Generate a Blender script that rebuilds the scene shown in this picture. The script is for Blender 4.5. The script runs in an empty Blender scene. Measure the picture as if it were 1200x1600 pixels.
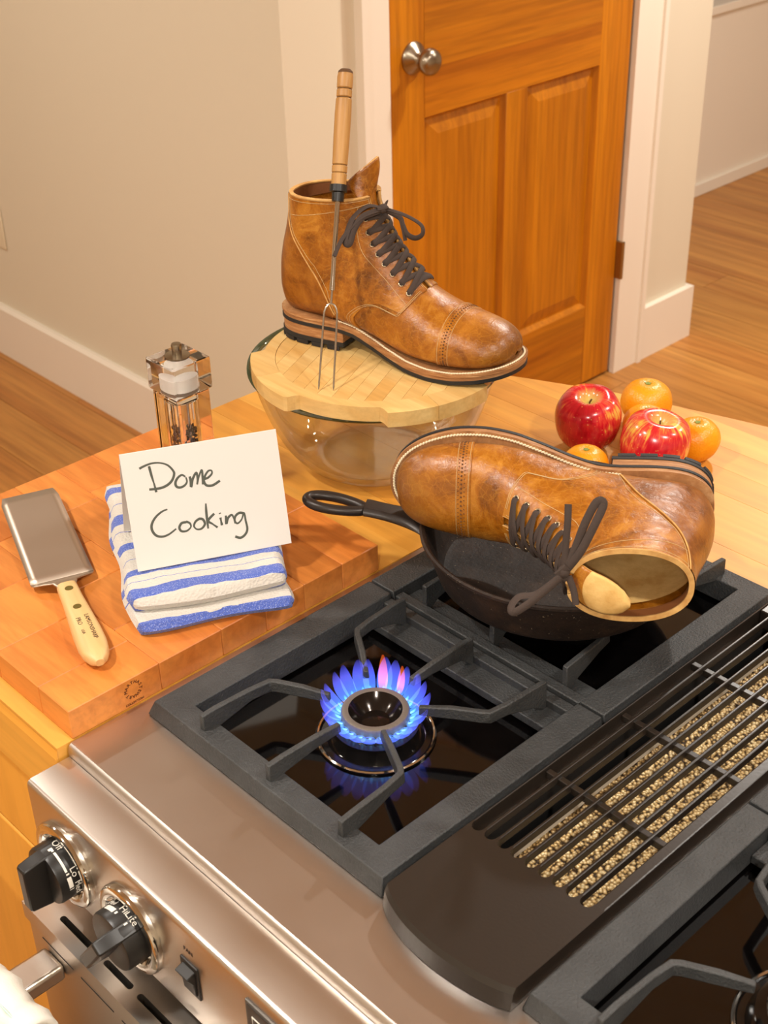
import bpy, bmesh, math, random
import numpy as np
from mathutils import Vector, Matrix, Euler
random.seed(7)
PI = math.pi
SC = bpy.context.scene
COL = SC.collection

# ------------------------------------------------------------------ camera, world, lights, exposure
YAW, PITCH, ROLL, FPX = math.radians(47.1615), math.radians(31.9057), math.radians(-1.4857), 2154.26
CAM = Vector((0.86243, -0.42050, 0.80))
fw = Vector((-math.sin(YAW)*math.cos(PITCH), math.cos(YAW)*math.cos(PITCH), -math.sin(PITCH)))
rt = Vector((math.cos(YAW), math.sin(YAW), 0)); up = rt.cross(fw)
rt2 = math.cos(ROLL)*rt + math.sin(ROLL)*up
up2 = -math.sin(ROLL)*rt + math.cos(ROLL)*up
cam = bpy.data.cameras.new('camera'); camo = bpy.data.objects.new('camera', cam); COL.objects.link(camo)
camo.matrix_world = Matrix(((rt2.x, up2.x, -fw.x, CAM.x), (rt2.y, up2.y, -fw.y, CAM.y), (rt2.z, up2.z, -fw.z, CAM.z), (0, 0, 0, 1)))
cam.sensor_fit = 'VERTICAL'; cam.sensor_height = 36.0; cam.sensor_width = 27.0
cam.lens = FPX/1600*36.0
cam.clip_start = .02; cam.clip_end = 50
cam.dof.use_dof = True; cam.dof.focus_distance = 1.32; cam.dof.aperture_fstop = 15
SC.camera = camo

w = bpy.data.worlds.new('world'); SC.world = w; w.use_nodes = True
w.node_tree.nodes['Background'].inputs[0].default_value = (1.0, .9, .78, 1)
w.node_tree.nodes['Background'].inputs[1].default_value = .35

CEIL = 1.50
def downlight_or_fill(x, y, power, size=.13, col=(1, .945, .865)):
    l = bpy.data.lights.new('ceiling_downlight_or_fill', 'AREA'); l.shape = 'DISK'; l.size = size
    l.energy = power; l.color = col
    o = bpy.data.objects.new('ceiling_downlight_or_fill', l); COL.objects.link(o)
    o.location = (x, y, CEIL-.02)
downlight_or_fill(-.28, -.52, 10.5)  # main ceiling lamps, placed from the directions of the cast shadows
downlight_or_fill(1.30, .30, 10)
downlight_or_fill(1.05, 1.45, 7)
downlight_or_fill(-.55, 2.45, 20)  # from here on: unseen fill lamps added to brighten the walls and room
downlight_or_fill(-2.0, .1, 9)
downlight_or_fill(.6, 3.3, 13)
downlight_or_fill(1.5, -1.3, 26)
downlight_or_fill(-1.1, -1.4, 9)
vs = SC.view_settings
vs.view_transform = 'Standard'; vs.look = 'None'; vs.exposure = .95; vs.gamma = 1.0; vs.use_curve_mapping = False

# ------------------------------------------------------------------ materials
def rgb(h):
    h = h.lstrip('#'); c = [int(h[i:i+2], 16)/255 for i in (0, 2, 4)]
    return tuple((x/12.92 if x <= .04045 else ((x+.055)/1.055)**2.4) for x in c)+(1,)
def C4(c): return rgb(c) if isinstance(c, str) else (tuple(c)+(1,))[:4]
class NT:
    def __init__(s, name):
        s.m = bpy.data.materials.new(name); s.m.use_nodes = True
        s.t = s.m.node_tree; s.n = s.t.nodes; s.l = s.t.links
        s.b = s.n['Principled BSDF']; s.out = s.n['Material Output']
    def new(s, typ, **kw):
        n = s.n.new(typ)
        for k, v in kw.items():
            if k.startswith('i_'):
                key = k[2:]
                key = int(key) if key.isdigit() else key
                n.inputs[key].default_value = v
            else: setattr(n, k, v)
        return n
    def link(s, a, b): s.l.new(a, b)
    def ramp(s, fac, stops, interp='LINEAR'):
        r = s.new('ShaderNodeValToRGB'); r.color_ramp.interpolation = interp
        e = r.color_ramp.elements
        while len(e) < len(stops): e.new(.5)
        for i, (p, c) in enumerate(stops): e[i].position = p; e[i].color = C4(c)
        s.link(fac, r.inputs[0]); return r.outputs[0]
    def coords(s, scale=(1, 1, 1), rand=0., rot=(0, 0, 0), kind='Object'):
        tc = s.new('ShaderNodeTexCoord'); mp = s.new('ShaderNodeMapping')
        mp.inputs['Scale'].default_value = scale; mp.inputs['Rotation'].default_value = rot
        s.link(tc.outputs[kind], mp.inputs[0])
        if rand:
            oi = s.new('ShaderNodeObjectInfo'); mu = s.new('ShaderNodeMath', operation='MULTIPLY', i_1=rand)
            s.link(oi.outputs['Random'], mu.inputs[0]); s.link(mu.outputs[0], mp.inputs['Location'])
        return mp.outputs[0]
    def noise(s, vec, scale=5, detail=3, rough=.5, dist=0):
        n = s.new('ShaderNodeTexNoise'); n.inputs['Scale'].default_value = scale; n.inputs['Detail'].default_value = detail
        n.inputs['Roughness'].default_value = rough; n.inputs['Distortion'].default_value = dist
        s.link(vec, n.inputs['Vector']); return n.outputs['Fac']
    def mix(s, fac, a, b, mode='MIX'):
        m = s.new('ShaderNodeMix', data_type='RGBA', blend_type=mode)
        if isinstance(fac, (int, float)): m.inputs[0].default_value = fac
        else: s.link(fac, m.inputs[0])
        for x, i in ((a, 6), (b, 7)):
            if isinstance(x, (str, tuple)): m.inputs[i].default_value = C4(x)
            else: s.link(x, m.inputs[i])
        return m.outputs[2]
    def bump(s, h, strength=.2, dist=.001, prev=None):
        b = s.new('ShaderNodeBump'); b.inputs['Strength'].default_value = strength; b.inputs['Distance'].default_value = dist
        s.link(h, b.inputs['Height'])
        if prev is not None: s.link(prev, b.inputs['Normal'])
        return b.outputs[0]
    def fin(s, col=None, rough=None, metal=None, normal=None, **kw):
        b = s.b
        if col is not None:
            if isinstance(col, (str, tuple)): b.inputs['Base Color'].default_value = C4(col)
            else: s.link(col, b.inputs['Base Color'])
        if rough is not None:
            if isinstance(rough, (int, float)): b.inputs['Roughness'].default_value = rough
            else: s.link(rough, b.inputs['Roughness'])
        if metal is not None: b.inputs['Metallic'].default_value = metal
        if normal is not None: s.link(normal, b.inputs['Normal'])
        for k, v in kw.items(): b.inputs[k].default_value = v
        return s.m
def plain(name, col, rough=.5, metal=0., bump=0., bscale=200, **kw):
    n = NT(name); nm = None
    if bump:
        v = n.coords(); nm = n.bump(n.noise(v, bscale, 3), bump, .001)
    return n.fin(col, rough, metal, nm, **kw)
def wood(name, dark, light, axis=0, scale=14., stretch=.09, rough=.4, hvar=.25, ring=.5, bump=.08, coat=0., fd=.80):
    n = NT(name)
    sc = [1, 1, 1]; sc[axis] = stretch
    v = n.coords(tuple(sc), rand=31.)
    a = n.noise(v, scale, 4, .55, .6)
    b = n.noise(v, scale*7, 3, .6, .2)
    col = n.ramp(a, [(.28, dark), (.5, tuple((np.array(C4(dark))+np.array(C4(light)))[:3]/2)), (.72, light)])
    fine = n.ramp(b, [(.35, (fd, fd*.96, fd*.9)), (.6, (1, 1, 1))])
    col = n.mix(ring, col, fine, 'MULTIPLY')
    oi = n.new('ShaderNodeObjectInfo')
    mr = n.new('ShaderNodeMapRange'); mr.inputs[3].default_value = 1-hvar; mr.inputs[4].default_value = 1+hvar*.6
    n.link(oi.outputs['Random'], mr.inputs[0])
    hs = n.new('ShaderNodeHueSaturation'); n.link(col, hs.inputs['Color']); n.link(mr.outputs[0], hs.inputs['Value'])
    return n.fin(hs.outputs[0], rough, 0, n.bump(b, bump, .001), **({'Coat Weight': coat, 'Coat Roughness': .25} if coat else {}))

M = {}
M['wall'] = plain('painted_plaster', '#dad0ba', .7, bump=.05, bscale=60)
M['trim'] = plain('white_trim_paint', '#e9dfcf', .45)
M['ceil'] = plain('ceiling_paint', '#d9cdb9', .8)
M['floor'] = wood('oak_floor', '#ac6c2e', '#cf9348', 0, 9, .05, .38, .16, .8, fd=.70)
M['subfloor'] = plain('subfloor', '#4a2f18', .8)
M['counter'] = wood('maple_counter', '#d18a2c', '#e6ab4c', 0, 8, .08, .46, .07, .6, fd=.78)
M['board'] = wood('cherry_block', '#c06a26', '#e08f42', 0, 16, .12, .42, .15, .7, fd=.76)
M['cab'] = wood('fir_cabinet', '#e09630', '#f0ae4a', 2, 8, .1, .45, .08, .4)
M['door_v'] = wood('fir_vertical', '#a85f06', '#cc7f10', 2, 14, .04, .35, .10, .8, fd=.70)
M['door_h'] = wood('fir_horizontal', '#a45a06', '#c67a10', 1, 14, .04, .35, .10, .8, fd=.70)
M['bamboo'] = wood('bamboo', '#d2a25a', '#e8c684', 0, 26, .08, .45, .07, .5)
M['beech'] = wood('beech_handle', '#d3a668', '#e6c48c', 0, 20, .08, .5, .05, .5)
M['forkwood'] = wood('turned_fork_wood', '#9c6a32', '#cfa05c', 1, 60, .06, .45, .05, .8)
def steel(name, col, rough, ax=0, aniso=.0):
    n = NT(name); sc = [260, 260, 260]; sc[ax] = 3
    v = n.coords(tuple(sc)); f = n.noise(v, 1, 2)
    v2 = n.coords((6, 6, 6)); g = n.noise(v2, 1, 4)
    r = n.new('ShaderNodeMapRange'); r.inputs[3].default_value = rough*.8; r.inputs[4].default_value = rough*1.25
    n.link(g, r.inputs[0])
    return n.fin(col, r.outputs[0], 1.0, n.bump(f, .05, .0004))
M['steel'] = steel('brushed_stainless', '#c8bfb6', .34)
M['steel_panel'] = steel('brushed_stainless_panel', '#d0c8bf', .30)
M['blade'] = steel('turner_steel', '#c2b4a4', .42, 2)
M['chrome'] = plain('polished_chrome', '#d8d4cc', .09, 1.0)
M['nickel'] = plain('brushed_nickel', '#9a8e7c', .27, 1.0)
M['bronze'] = plain('bronze_hinge', '#a58e66', .38, 1.0)
M['wire'] = plain('steel_wire', '#c0b8ac', .22, 1.0)
M['glassblack'] = plain('black_ceramic_glass', '#050404', .07, 0, **{'Specular IOR Level': .6})
n = NT('cast_iron_grate'); v = n.coords()
M['grate'] = n.fin(n.ramp(n.noise(v, 30, 4), [(.3, '#2a2b2b'), (.7, '#393a3a')]), .5, 0, n.bump(n.noise(v, 420, 4, .6), .9, .0012), **{'Specular IOR Level': .55})
n = NT('seasoned_skillet_iron'); v = n.coords()
a = n.noise(v, 22, 6, .7); s1 = n.noise(v, 420, 2, .5)
c = n.ramp(a, [(.3, '#130c08'), (.55, '#291c13'), (.8, '#463222')])
c = n.mix(n.ramp(s1, [(.70, (0, 0, 0)), (.74, (1, 1, 1))]), c, '#8a7a64')
M['skillet'] = n.fin(c, .60, 0, n.bump(a, .6, .003), **{'Specular IOR Level': .35})
M['handleiron'] = plain('skillet_handle_iron', '#2b231e', .38, .3, bump=.1, bscale=300)
M['vent'] = plain('black_vent_enamel', '#241e19', .32, 0, bump=.06, bscale=400)
M['dark'] = plain('dark_interior', '#0a0806', .7)
n = NT('aluminium_mesh_filter'); v = n.coords((1, 1, 1))
wv = n.new('ShaderNodeTexVoronoi'); wv.inputs['Scale'].default_value = 330; n.link(v, wv.inputs['Vector'])
cc = n.ramp(wv.outputs['Distance'], [(.2, '#f0dcae'), (.5, '#c8a468'), (.75, '#3a2812')])
M['filter'] = n.fin(cc, .45, .25, n.bump(wv.outputs['Distance'], 1.0, .003))
M['filterframe'] = plain('filter_frame_metal', '#d6cbb8', .35, .6)
M['iron_black'] = plain('burner_black_enamel', '#0d0b0a', .15)
M['burnercap'] = plain('burner_cap_iron', '#7d766d', .45, .5, bump=.4, bscale=500)
M['burnerdish'] = plain('burner_dish', '#2b2521', .14, .7)
M['rubber'] = plain('black_rubber', '#1b1c1d', .6, bump=.15, bscale=500)
M['plastic'] = plain('black_plastic', '#1a1816', .38)
M['plastic_grey'] = plain('grey_dial_face', '#55504a', .35, .3)
M['white_ink'] = plain('white_print', '#e6e0d4', .5)
M['black_ink'] = plain('black_print', '#2a1a10', .6)
M['burn_ink'] = plain('burnt_brand_mark', '#5a2c0e', .7)
M['marker'] = plain('grey_marker_ink', '#4a4e44', .6)
M['paper'] = plain('card_paper', '#d6d1ca', .7)
M['salt'] = plain('white_salt', '#efeae2', .8)
M['pepper'] = plain('peppercorns', '#2a211b', .6)
M['brass'] = plain('brass_rivet', '#8d7f45', .4, .8)
M['outlet'] = plain('ivory_wall_plate', '#ddd0b4', .4)
M['calyx'] = plain('green_calyx', '#7e8a3a', .7)
M['stem'] = plain('apple_stem', '#5a3c1e', .8)

def glass(name, col, ior, rough=0.):
    n = NT(name); g = n.new('ShaderNodeBsdfGlass'); g.inputs['Color'].default_value = C4(col); g.inputs['IOR'].default_value = ior
    g.inputs['Roughness'].default_value = rough
    n.link(g.outputs[0], n.out.inputs[0]); return n.m
M['acrylic'] = glass('clear_acrylic', (.985, .97, .95), 1.46)
n = NT('thin_bowl_glass')
tr = n.new('ShaderNodeBsdfTransparent'); tr.inputs[0].default_value = (.93, .93, .90, 1)
gl = n.new('ShaderNodeBsdfGlossy'); gl.inputs['Roughness'].default_value = .03
lw_ = n.new('ShaderNodeLayerWeight'); lw_.inputs[0].default_value = .5
pw = n.new('ShaderNodeMath', operation='POWER', i_1=3.); n.link(lw_.outputs['Facing'], pw.inputs[0])
fr = n.new('ShaderNodeMath', operation='MULTIPLY_ADD', i_1=.85, i_2=.04); n.link(pw.outputs[0], fr.inputs[0])
mx = n.new('ShaderNodeMixShader'); n.link(fr.outputs[0], mx.inputs[0]); n.link(tr.outputs[0], mx.inputs[1]); n.link(gl.outputs[0], mx.inputs[2])
n.link(mx.outputs[0], n.out.inputs[0]); M['bowl'] = n.m
n = NT('bowl_rim_glass')
tr = n.new('ShaderNodeBsdfTransparent'); tr.inputs[0].default_value = (.30, .44, .38, 1)
gl = n.new('ShaderNodeBsdfGlossy'); gl.inputs['Roughness'].default_value = .05
mx = n.new('ShaderNodeMixShader'); mx.inputs[0].default_value = .16; n.link(tr.outputs[0], mx.inputs[1]); n.link(gl.outputs[0], mx.inputs[2])
n.link(mx.outputs[0], n.out.inputs[0]); M['bowlrim'] = n.m

# leather: tan pull-up with lighter streaks, burnished toe and heel, fine wrinkles
def leather(name, dark, mid, light, burnish):
    n = NT(name); v = n.coords((1, 1, 1), rand=9.)
    a = n.noise(v, 26, 5, .65, .8); b = n.noise(n.coords((1, .45, 1.6), rand=5., rot=(.4, .3, .5)), 70, 5, .7, 2.2)
    c = n.ramp(a, [(.30, dark), (.5, mid), (.72, light)])
    c = n.mix(n.ramp(b, [(.55, (0, 0, 0)), (.75, (.55, .55, .55))]), c, light)
    if burnish:
        tc = n.new('ShaderNodeTexCoord'); sx = n.new('ShaderNodeSeparateXYZ'); n.link(tc.outputs['Object'], sx.inputs[0])
        ad = n.new('ShaderNodeMath', operation='MULTIPLY_ADD', i_1=.05); n.link(a, ad.inputs[0]); n.link(sx.outputs['X'], ad.inputs[2])
        mr = n.new('ShaderNodeMapRange'); mr.inputs[1].default_value = .272; mr.inputs[2].default_value = .325; mr.inputs[4].default_value = .75
        n.link(ad.outputs[0], mr.inputs[0])
        c = n.mix(mr.outputs[0], c, burnish)
    wp_ = n.new('ShaderNodeMix', data_type='VECTOR'); wp_.inputs[0].default_value = .012
    nc = n.new('ShaderNodeTexNoise'); nc.inputs['Scale'].default_value = 60; nc.inputs['Detail'].default_value = 4; n.link(v, nc.inputs['Vector'])
    n.link(v, wp_.inputs[4]); n.link(nc.outputs['Color'], wp_.inputs[5])
    ve = n.new('ShaderNodeTexVoronoi'); ve.feature = 'DISTANCE_TO_EDGE'; ve.inputs['Scale'].default_value = 110; n.link(wp_.outputs[1], ve.inputs['Vector'])
    crk = n.ramp(ve.outputs['Distance'], [(.0, (.30, .30, .30)), (.045, (0, 0, 0))])
    c = n.mix(crk, c, light)
    w1 = n.noise(v, 240, 4, .6); vo = n.new('ShaderNodeTexVoronoi'); vo.inputs['Scale'].default_value = 420; n.link(v, vo.inputs['Vector'])
    nm = n.bump(b, .30, .0018); nm = n.bump(ve.outputs['Distance'], .12, .001, nm); nm = n.bump(w1, .18, .0008, nm); nm = n.bump(vo.outputs['Distance'], .10, .0005, nm)
    r = n.new('ShaderNodeMapRange'); r.inputs[3].default_value = .20; r.inputs[4].default_value = .42; n.link(a, r.inputs[0])
    return n.fin(c, r.outputs[0], 0, nm, **{'Specular IOR Level': .5})
M['leather'] = leather('tan_pullup_leather', '#6a3a0c', '#99590f', '#c4862f', None)
M['leather_toe'] = leather('burnished_toe_leather', '#7a4414', '#a3631a', '#c4842f', '#4e280c')
M['leather_heel'] = leather('dark_counter_leather', '#5c300a', '#854b10', '#a86a20', None)
M['lining'] = plain('brown_lining', '#6b3d1a', .55, bump=.2, bscale=150)
n = NT('tan_suede'); v = n.coords()
M['suede'] = n.fin(n.ramp(n.noise(v, 40, 5, .6), [(.3, '#c8964c'), (.7, '#ecc47c')]), .9, 0, n.bump(n.noise(v, 500, 3), .3, .0008))
n = NT('raw_leather_edge'); v = n.coords()
M['rawedge'] = n.fin(n.ramp(n.noise(v, 120, 4), [(.3, '#b98647'), (.7, '#d9ac68')]), .8)
n = NT('stacked_sole_leather'); v = n.coords((.5, .5, 6))
M['soleleather'] = n.fin(n.ramp(n.noise(v, 60, 5, .7), [(.3, '#7d4e2a'), (.55, '#a87648'), (.75, '#d0a878')]), .6, 0, n.bump(n.noise(v, 90, 4), .25, .001))
M['thread'] = plain('cream_thread', '#c3a878', .8)
M['thread_light'] = plain('welt_thread', '#e6d6b4', .8)
M['thread_dark'] = plain('brown_thread', '#5c3a1c', .8)
M['eyelet'] = plain('antique_eyelet', '#b9a486', .3, .9)
n = NT('dark_brown_lace'); v = n.coords((400, 400, 400)); 
M['lace'] = n.fin('#3d3029', .85, 0, n.bump(n.noise(v, 1.5, 2), .4, .0006))

# fruit
def apple_mat(name, sh=0.):
    n = NT(name); tc = n.new('ShaderNodeTexCoord'); sx = n.new('ShaderNodeSeparateXYZ'); n.link(tc.outputs['Object'], sx.inputs[0])
    an = n.new('ShaderNodeMath', operation='ARCTAN2'); n.link(sx.outputs['Y'], an.inputs[0]); n.link(sx.outputs['X'], an.inputs[1])
    oi = n.new('ShaderNodeObjectInfo')
    cb = n.new('ShaderNodeCombineXYZ'); n.link(an.outputs[0], cb.inputs[0]); n.link(oi.outputs['Random'], cb.inputs[2])
    mz = n.new('ShaderNodeMath', operation='MULTIPLY', i_1=6.); n.link(sx.outputs['Z'], mz.inputs[0]); n.link(mz.outputs[0], cb.inputs[1])
    st = n.noise(cb.outputs[0], 9, 4, .6); bg = n.noise(n.coords(rand=6.), 28, 2)
    ad = n.new('ShaderNodeMath', operation='MULTIPLY_ADD', i_1=1.3); n.link(bg, ad.inputs[0]); n.link(st, ad.inputs[2])
    c = n.ramp(ad.outputs[0], [(.75, '#8f0a14'), (1.0, '#b51420')]) if 0 else None
    hf = n.new('ShaderNodeMath', operation='MULTIPLY', i_1=.5); n.link(ad.outputs[0], hf.inputs[0])
    c = n.ramp(hf.outputs[0], [(.42-sh, '#a80a1a'), (.60-sh, '#c61b28'), (.68-sh, '#d84a34'), (.76-sh, '#e8b44c')])
    # yellow-green around the stem hollow
    le = n.new('ShaderNodeMath', operation='MULTIPLY'); n.link(sx.outputs['X'], le.inputs[0]); n.link(sx.outputs['X'], le.inputs[1])
    le2 = n.new('ShaderNodeMath', operation='MULTIPLY_ADD'); n.link(sx.outputs['Y'], le2.inputs[0]); n.link(sx.outputs['Y'], le2.inputs[1]); n.link(le.outputs[0], le2.inputs[2])
    sq = n.new('ShaderNodeMath', operation='SQRT'); n.link(le2.outputs[0], sq.inputs[0])
    wob = n.new('ShaderNodeMath', operation='MULTIPLY_ADD', i_1=.014); n.link(st, wob.inputs[0]); n.link(sq.outputs[0], wob.inputs[2])
    zm = n.new('ShaderNodeMath', operation='GREATER_THAN', i_1=.045); n.link(sx.outputs['Z'], zm.inputs[0])
    mr = n.new('ShaderNodeMapRange'); mr.inputs[1].default_value = .024; mr.inputs[2].default_value = .011; n.link(wob.outputs[0], mr.inputs[0])
    mm = n.new('ShaderNodeMath', operation='MULTIPLY'); n.link(mr.outputs[0], mm.inputs[0]); n.link(zm.outputs[0], mm.inputs[1])
    c = n.mix(mm.outputs[0], c, '#d9c06a')
    sp = n.new('ShaderNodeTexVoronoi'); sp.inputs['Scale'].default_value = 170; n.link(n.coords(), sp.inputs['Vector'])
    c = n.mix(n.ramp(sp.outputs['Distance'], [(.10, (.35, .35, .35)), (.16, (0, 0, 0))]), c, '#e6b860')
    return n.fin(c, .22, 0, None, **{'Coat Weight': .3, 'Coat Roughness': .1})
M['apple'] = apple_mat('red_apple_skin'); M['apple_pale'] = apple_mat('red_yellow_apple_skin', .06)
n = NT('clementine_peel'); v = n.coords(rand=4.)
vo = n.new('ShaderNodeTexVoronoi'); vo.inputs['Scale'].default_value = 420; n.link(v, vo.inputs['Vector'])
M['orange'] = n.fin(n.ramp(n.noise(v, 30, 3), [(.3, '#e08a08'), (.7, '#f2a516')]), .36, 0, n.bump(vo.outputs['Distance'], .25, .001), **{'Subsurface Weight': .12, 'Subsurface Radius': (.01, .004, .001), 'Subsurface Scale': .5})

# towel stripes run across the cloth (object Y is the depth from the front fold)
def towel_mat(name, stripes, base='#c6c0b6', blue='#4a5fae'):
    n = NT(name); tc = n.new('ShaderNodeTexCoord'); sx = n.new('ShaderNodeSeparateXYZ'); n.link(tc.outputs['Object'], sx.inputs[0])
    v = n.coords(); wob = n.noise(v, 45, 3)
    ad = n.new('ShaderNodeMath', operation='MULTIPLY_ADD', i_1=.006); n.link(wob, ad.inputs[0]); n.link(sx.outputs['Y'], ad.inputs[2])
    fac = None
    for lo, hi in stripes:
        g = n.new('ShaderNodeMath', operation='GREATER_THAN', i_1=lo+.003); l = n.new('ShaderNodeMath', operation='LESS_THAN', i_1=hi+.003)
        n.link(ad.outputs[0], g.inputs[0]); n.link(ad.outputs[0], l.inputs[0])
        m = n.new('ShaderNodeMath', operation='MULTIPLY'); n.link(g.outputs[0], m.inputs[0]); n.link(l.outputs[0], m.inputs[1])
        if fac is None: fac = m.outputs[0]
        else:
            mxn = n.new('ShaderNodeMath', operation='MAXIMUM'); n.link(fac, mxn.inputs[0]); n.link(m.outputs[0], mxn.inputs[1]); fac = mxn.outputs[0]
    wv = n.noise(n.coords((900, 900, 900)), 1, 2)
    blu = n.mix(n.ramp(wv, [(.55, (0, 0, 0)), (.62, (.6, .6, .6))]), blue, '#9aa4d0')
    c = n.mix(fac, base, blu) if fac is not None else base
    ck = n.new('ShaderNodeTexVoronoi'); ck.inputs['Scale'].default_value = 420; n.link(v, ck.inputs['Vector'])
    nm = n.bump(ck.outputs['Distance'], .5, .0015)
    return n.fin(c, .95, 0, nm, **{'Sheen Weight': .2})
M['towel'] = towel_mat('striped_dish_towel', [(.016, .030), (.0405, .0413), (.052, .062), (.0815, .0825), (.100, .110), (.131, .1322), (.148, .166), (.187, .1882), (.210, .222)])
M['towel_low'] = towel_mat('striped_dish_towel_under', [(-.01, .0005), (.035, .037), (.05, .062), (.14, .16), (.2, .215)])
M['cloth'] = plain('white_cotton', '#eae4d8', .9, bump=.3, bscale=400)
M['teal'] = plain('pale_teal_thread', '#bcd8d0', .9)

def flame_mat(name, stops, strength):
    n = NT(name); tc = n.new('ShaderNodeTexCoord'); sx = n.new('ShaderNodeSeparateXYZ'); n.link(tc.outputs['UV'], sx.inputs[0])
    c = n.ramp(sx.outputs['X'], stops)
    em = n.new('ShaderNodeEmission'); em.inputs[1].default_value = strength; n.link(c, em.inputs[0])
    t = n.new('ShaderNodeBsdfTransparent'); t.inputs[0].default_value = (.94, .94, .97, 1)
    a = n.new('ShaderNodeAddShader'); n.link(em.outputs[0], a.inputs[0]); n.link(t.outputs[0], a.inputs[1])
    n.link(a.outputs[0], n.out.inputs[0]); return n.m
M['flame'] = flame_mat('blue_gas_flame', [(0, '#4f9cf0'), (.3, '#4a70e4'), (.7, '#4a50cc'), (1, '#1c1850')], .40)
M['flame_core'] = flame_mat('flame_core', [(0, '#8fd4ff'), (.6, '#4f9df0'), (1, '#2050c0')], .5)
M['flame_tip'] = flame_mat('orange_flame_tip', [(0, '#5a3a80'), (.4, '#d0682a'), (1, '#7a2a08')], .5)

# ------------------------------------------------------------------ geometry helpers
WL = {}
def link(o, parent=None):
    COL.objects.link(o)
    if parent is not None: o.parent = parent
    return o
def tag(o, label=None, cat=None, group=None, kind=None):
    if label: o['label'] = label
    if cat: o['category'] = cat
    if group: o['group'] = group
    if kind: o['kind'] = kind
    return o
def thing(name, label, cat, loc=(0, 0, 0), rot=None, group=None, mat=None):
    o = bpy.data.objects.new(name, None); COL.objects.link(o); o.empty_display_size = .02
    if mat is not None:
        o.matrix_world = mat; WL[o] = None
    else:
        o.location = loc
        WL[o] = Vector(loc)
        if rot is not None: o.rotation_euler = rot; WL[o] = None
    return tag(o, label, cat, group)
class MB:
    def __init__(s): s.v = []; s.f = []; s.uv = None
    def add(s, vs, fs):
        k = len(s.v); s.v += [tuple(map(float, p)) for p in vs]; s.f += [tuple(i+k for i in f) for f in fs]; return s
    def box(s, x0, x1, y0, y1, z0, z1):
        return s.add([(x0, y0, z0), (x1, y0, z0), (x1, y1, z0), (x0, y1, z0), (x0, y0, z1), (x1, y0, z1), (x1, y1, z1), (x0, y1, z1)],
                     [(3, 2, 1, 0), (4, 5, 6, 7), (0, 1, 5, 4), (1, 2, 6, 5), (2, 3, 7, 6), (3, 0, 4, 7)])
    def prism(s, poly, z0, z1):
        k = len(poly)
        vs = [(x, y, z0) for x, y in poly]+[(x, y, z1) for x, y in poly]
        fs = [tuple(range(k))[::-1], tuple(range(k, 2*k))]+[(i, (i+1) % k, k+(i+1) % k, k+i) for i in range(k)]
        return s.add(vs, fs)
    def extr_x(s, prof, x0, x1):     # closed profile in (y,z), counter-clockwise seen from +x
        k = len(prof)
        vs = [(x0, y, z) for y, z in prof]+[(x1, y, z) for y, z in prof]
        fs = [tuple(range(k))[::-1], tuple(range(k, 2*k))]+[(i, (i+1) % k, k+(i+1) % k, k+i) for i in range(k)]
        return s.add(vs, fs)
    def lathe(s, prof, seg=32, c=(0, 0, 0), axis='z', closed=False):
        vs = []; fs = []; k = len(prof)
        for j in range(seg):
            a = 2*PI*j/seg; ca, sa = math.cos(a), math.sin(a)
            for r, z in prof:
                p = (r*ca, r*sa, z)
                if axis == 'y': p = (r*ca, z, -r*sa)
                if axis == 'x': p = (z, r*ca, r*sa)
                vs.append((p[0]+c[0], p[1]+c[1], p[2]+c[2]))
        for j in range(seg):
            jn = (j+1) % seg
            for i in range(k if closed else k-1):
                i2 = (i+1) % k
                fs.append((j*k+i, jn*k+i, jn*k+i2, j*k+i2))
        return s.add(vs, fs)
    def tube(s, pts, r, seg=8, flat=1.0, updir=None, caps=True, closed=False):
        P = [Vector(p) for p in pts]; k = len(P); rings = []
        rr = r if isinstance(r, (list, tuple)) else [r]*k
        prevn = None; vs = []; fs = []
        for i in range(k):
            if closed: t = P[(i+1) % k]-P[i-1]
            else: t = (P[min(i+1, k-1)]-P[max(i-1, 0)])
            if t.length < 1e-9: t = Vector((0, 0, 1))
            t.normalize()
            if updir is not None: nn = Vector(updir[i] if isinstance(updir, list) else updir)
            elif prevn is None: nn = Vector((0, 0, 1)) if abs(t.z) < .9 else Vector((1, 0, 0))
            else: nn = prevn
            nn = nn-t*nn.dot(t)
            if nn.length < 1e-6: nn = t.orthogonal()
            nn.normalize(); prevn = nn; bb = t.cross(nn)
            for j in range(seg):
                a = 2*PI*j/seg
                vs.append(P[i]+bb*(math.cos(a)*rr[i])+nn*(math.sin(a)*rr[i]*flat))
        for i in range(k if closed else k-1):
            i2 = (i+1) % k
            for j in range(seg):
                jn = (j+1) % seg
                fs.append((i*seg+j, i*seg+jn, i2*seg+jn, i2*seg+j))
        if caps and not closed:
            fs.append(tuple(range(seg))[::-1]); fs.append(tuple(range((k-1)*seg, k*seg)))
        return s.add(vs, fs)
    def grid(s, pts, wrap_u=False, wrap_v=False, flip=False):
        nu = len(pts); nv = len(pts[0]); vs = [p for row in pts for p in row]; fs = []
        for i in range(nu if wrap_u else nu-1):
            for j in range(nv if wrap_v else nv-1):
                a, b, c, d = i*nv+j, ((i+1) % nu)*nv+j, ((i+1) % nu)*nv+(j+1) % nv, i*nv+(j+1) % nv
                fs.append((a, d, c, b) if flip else (a, b, c, d))
        return s.add(vs, fs)
    def sphere(s, c, r, seg=12, rings=8, sc=(1, 1, 1)):
        prof = [(r*math.sin(PI*i/rings), -r*math.cos(PI*i/rings)) for i in range(rings+1)]
        vs0 = len(s.v); s.lathe(prof, seg)
        for i in range(vs0, len(s.v)):
            x, y, z = s.v[i]; s.v[i] = (x*sc[0]+c[0], y*sc[1]+c[1], z*sc[2]+c[2])
        return s
    def xf(s, m):
        s.v = [tuple(m @ Vector(p)) for p in s.v]; return s
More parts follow.
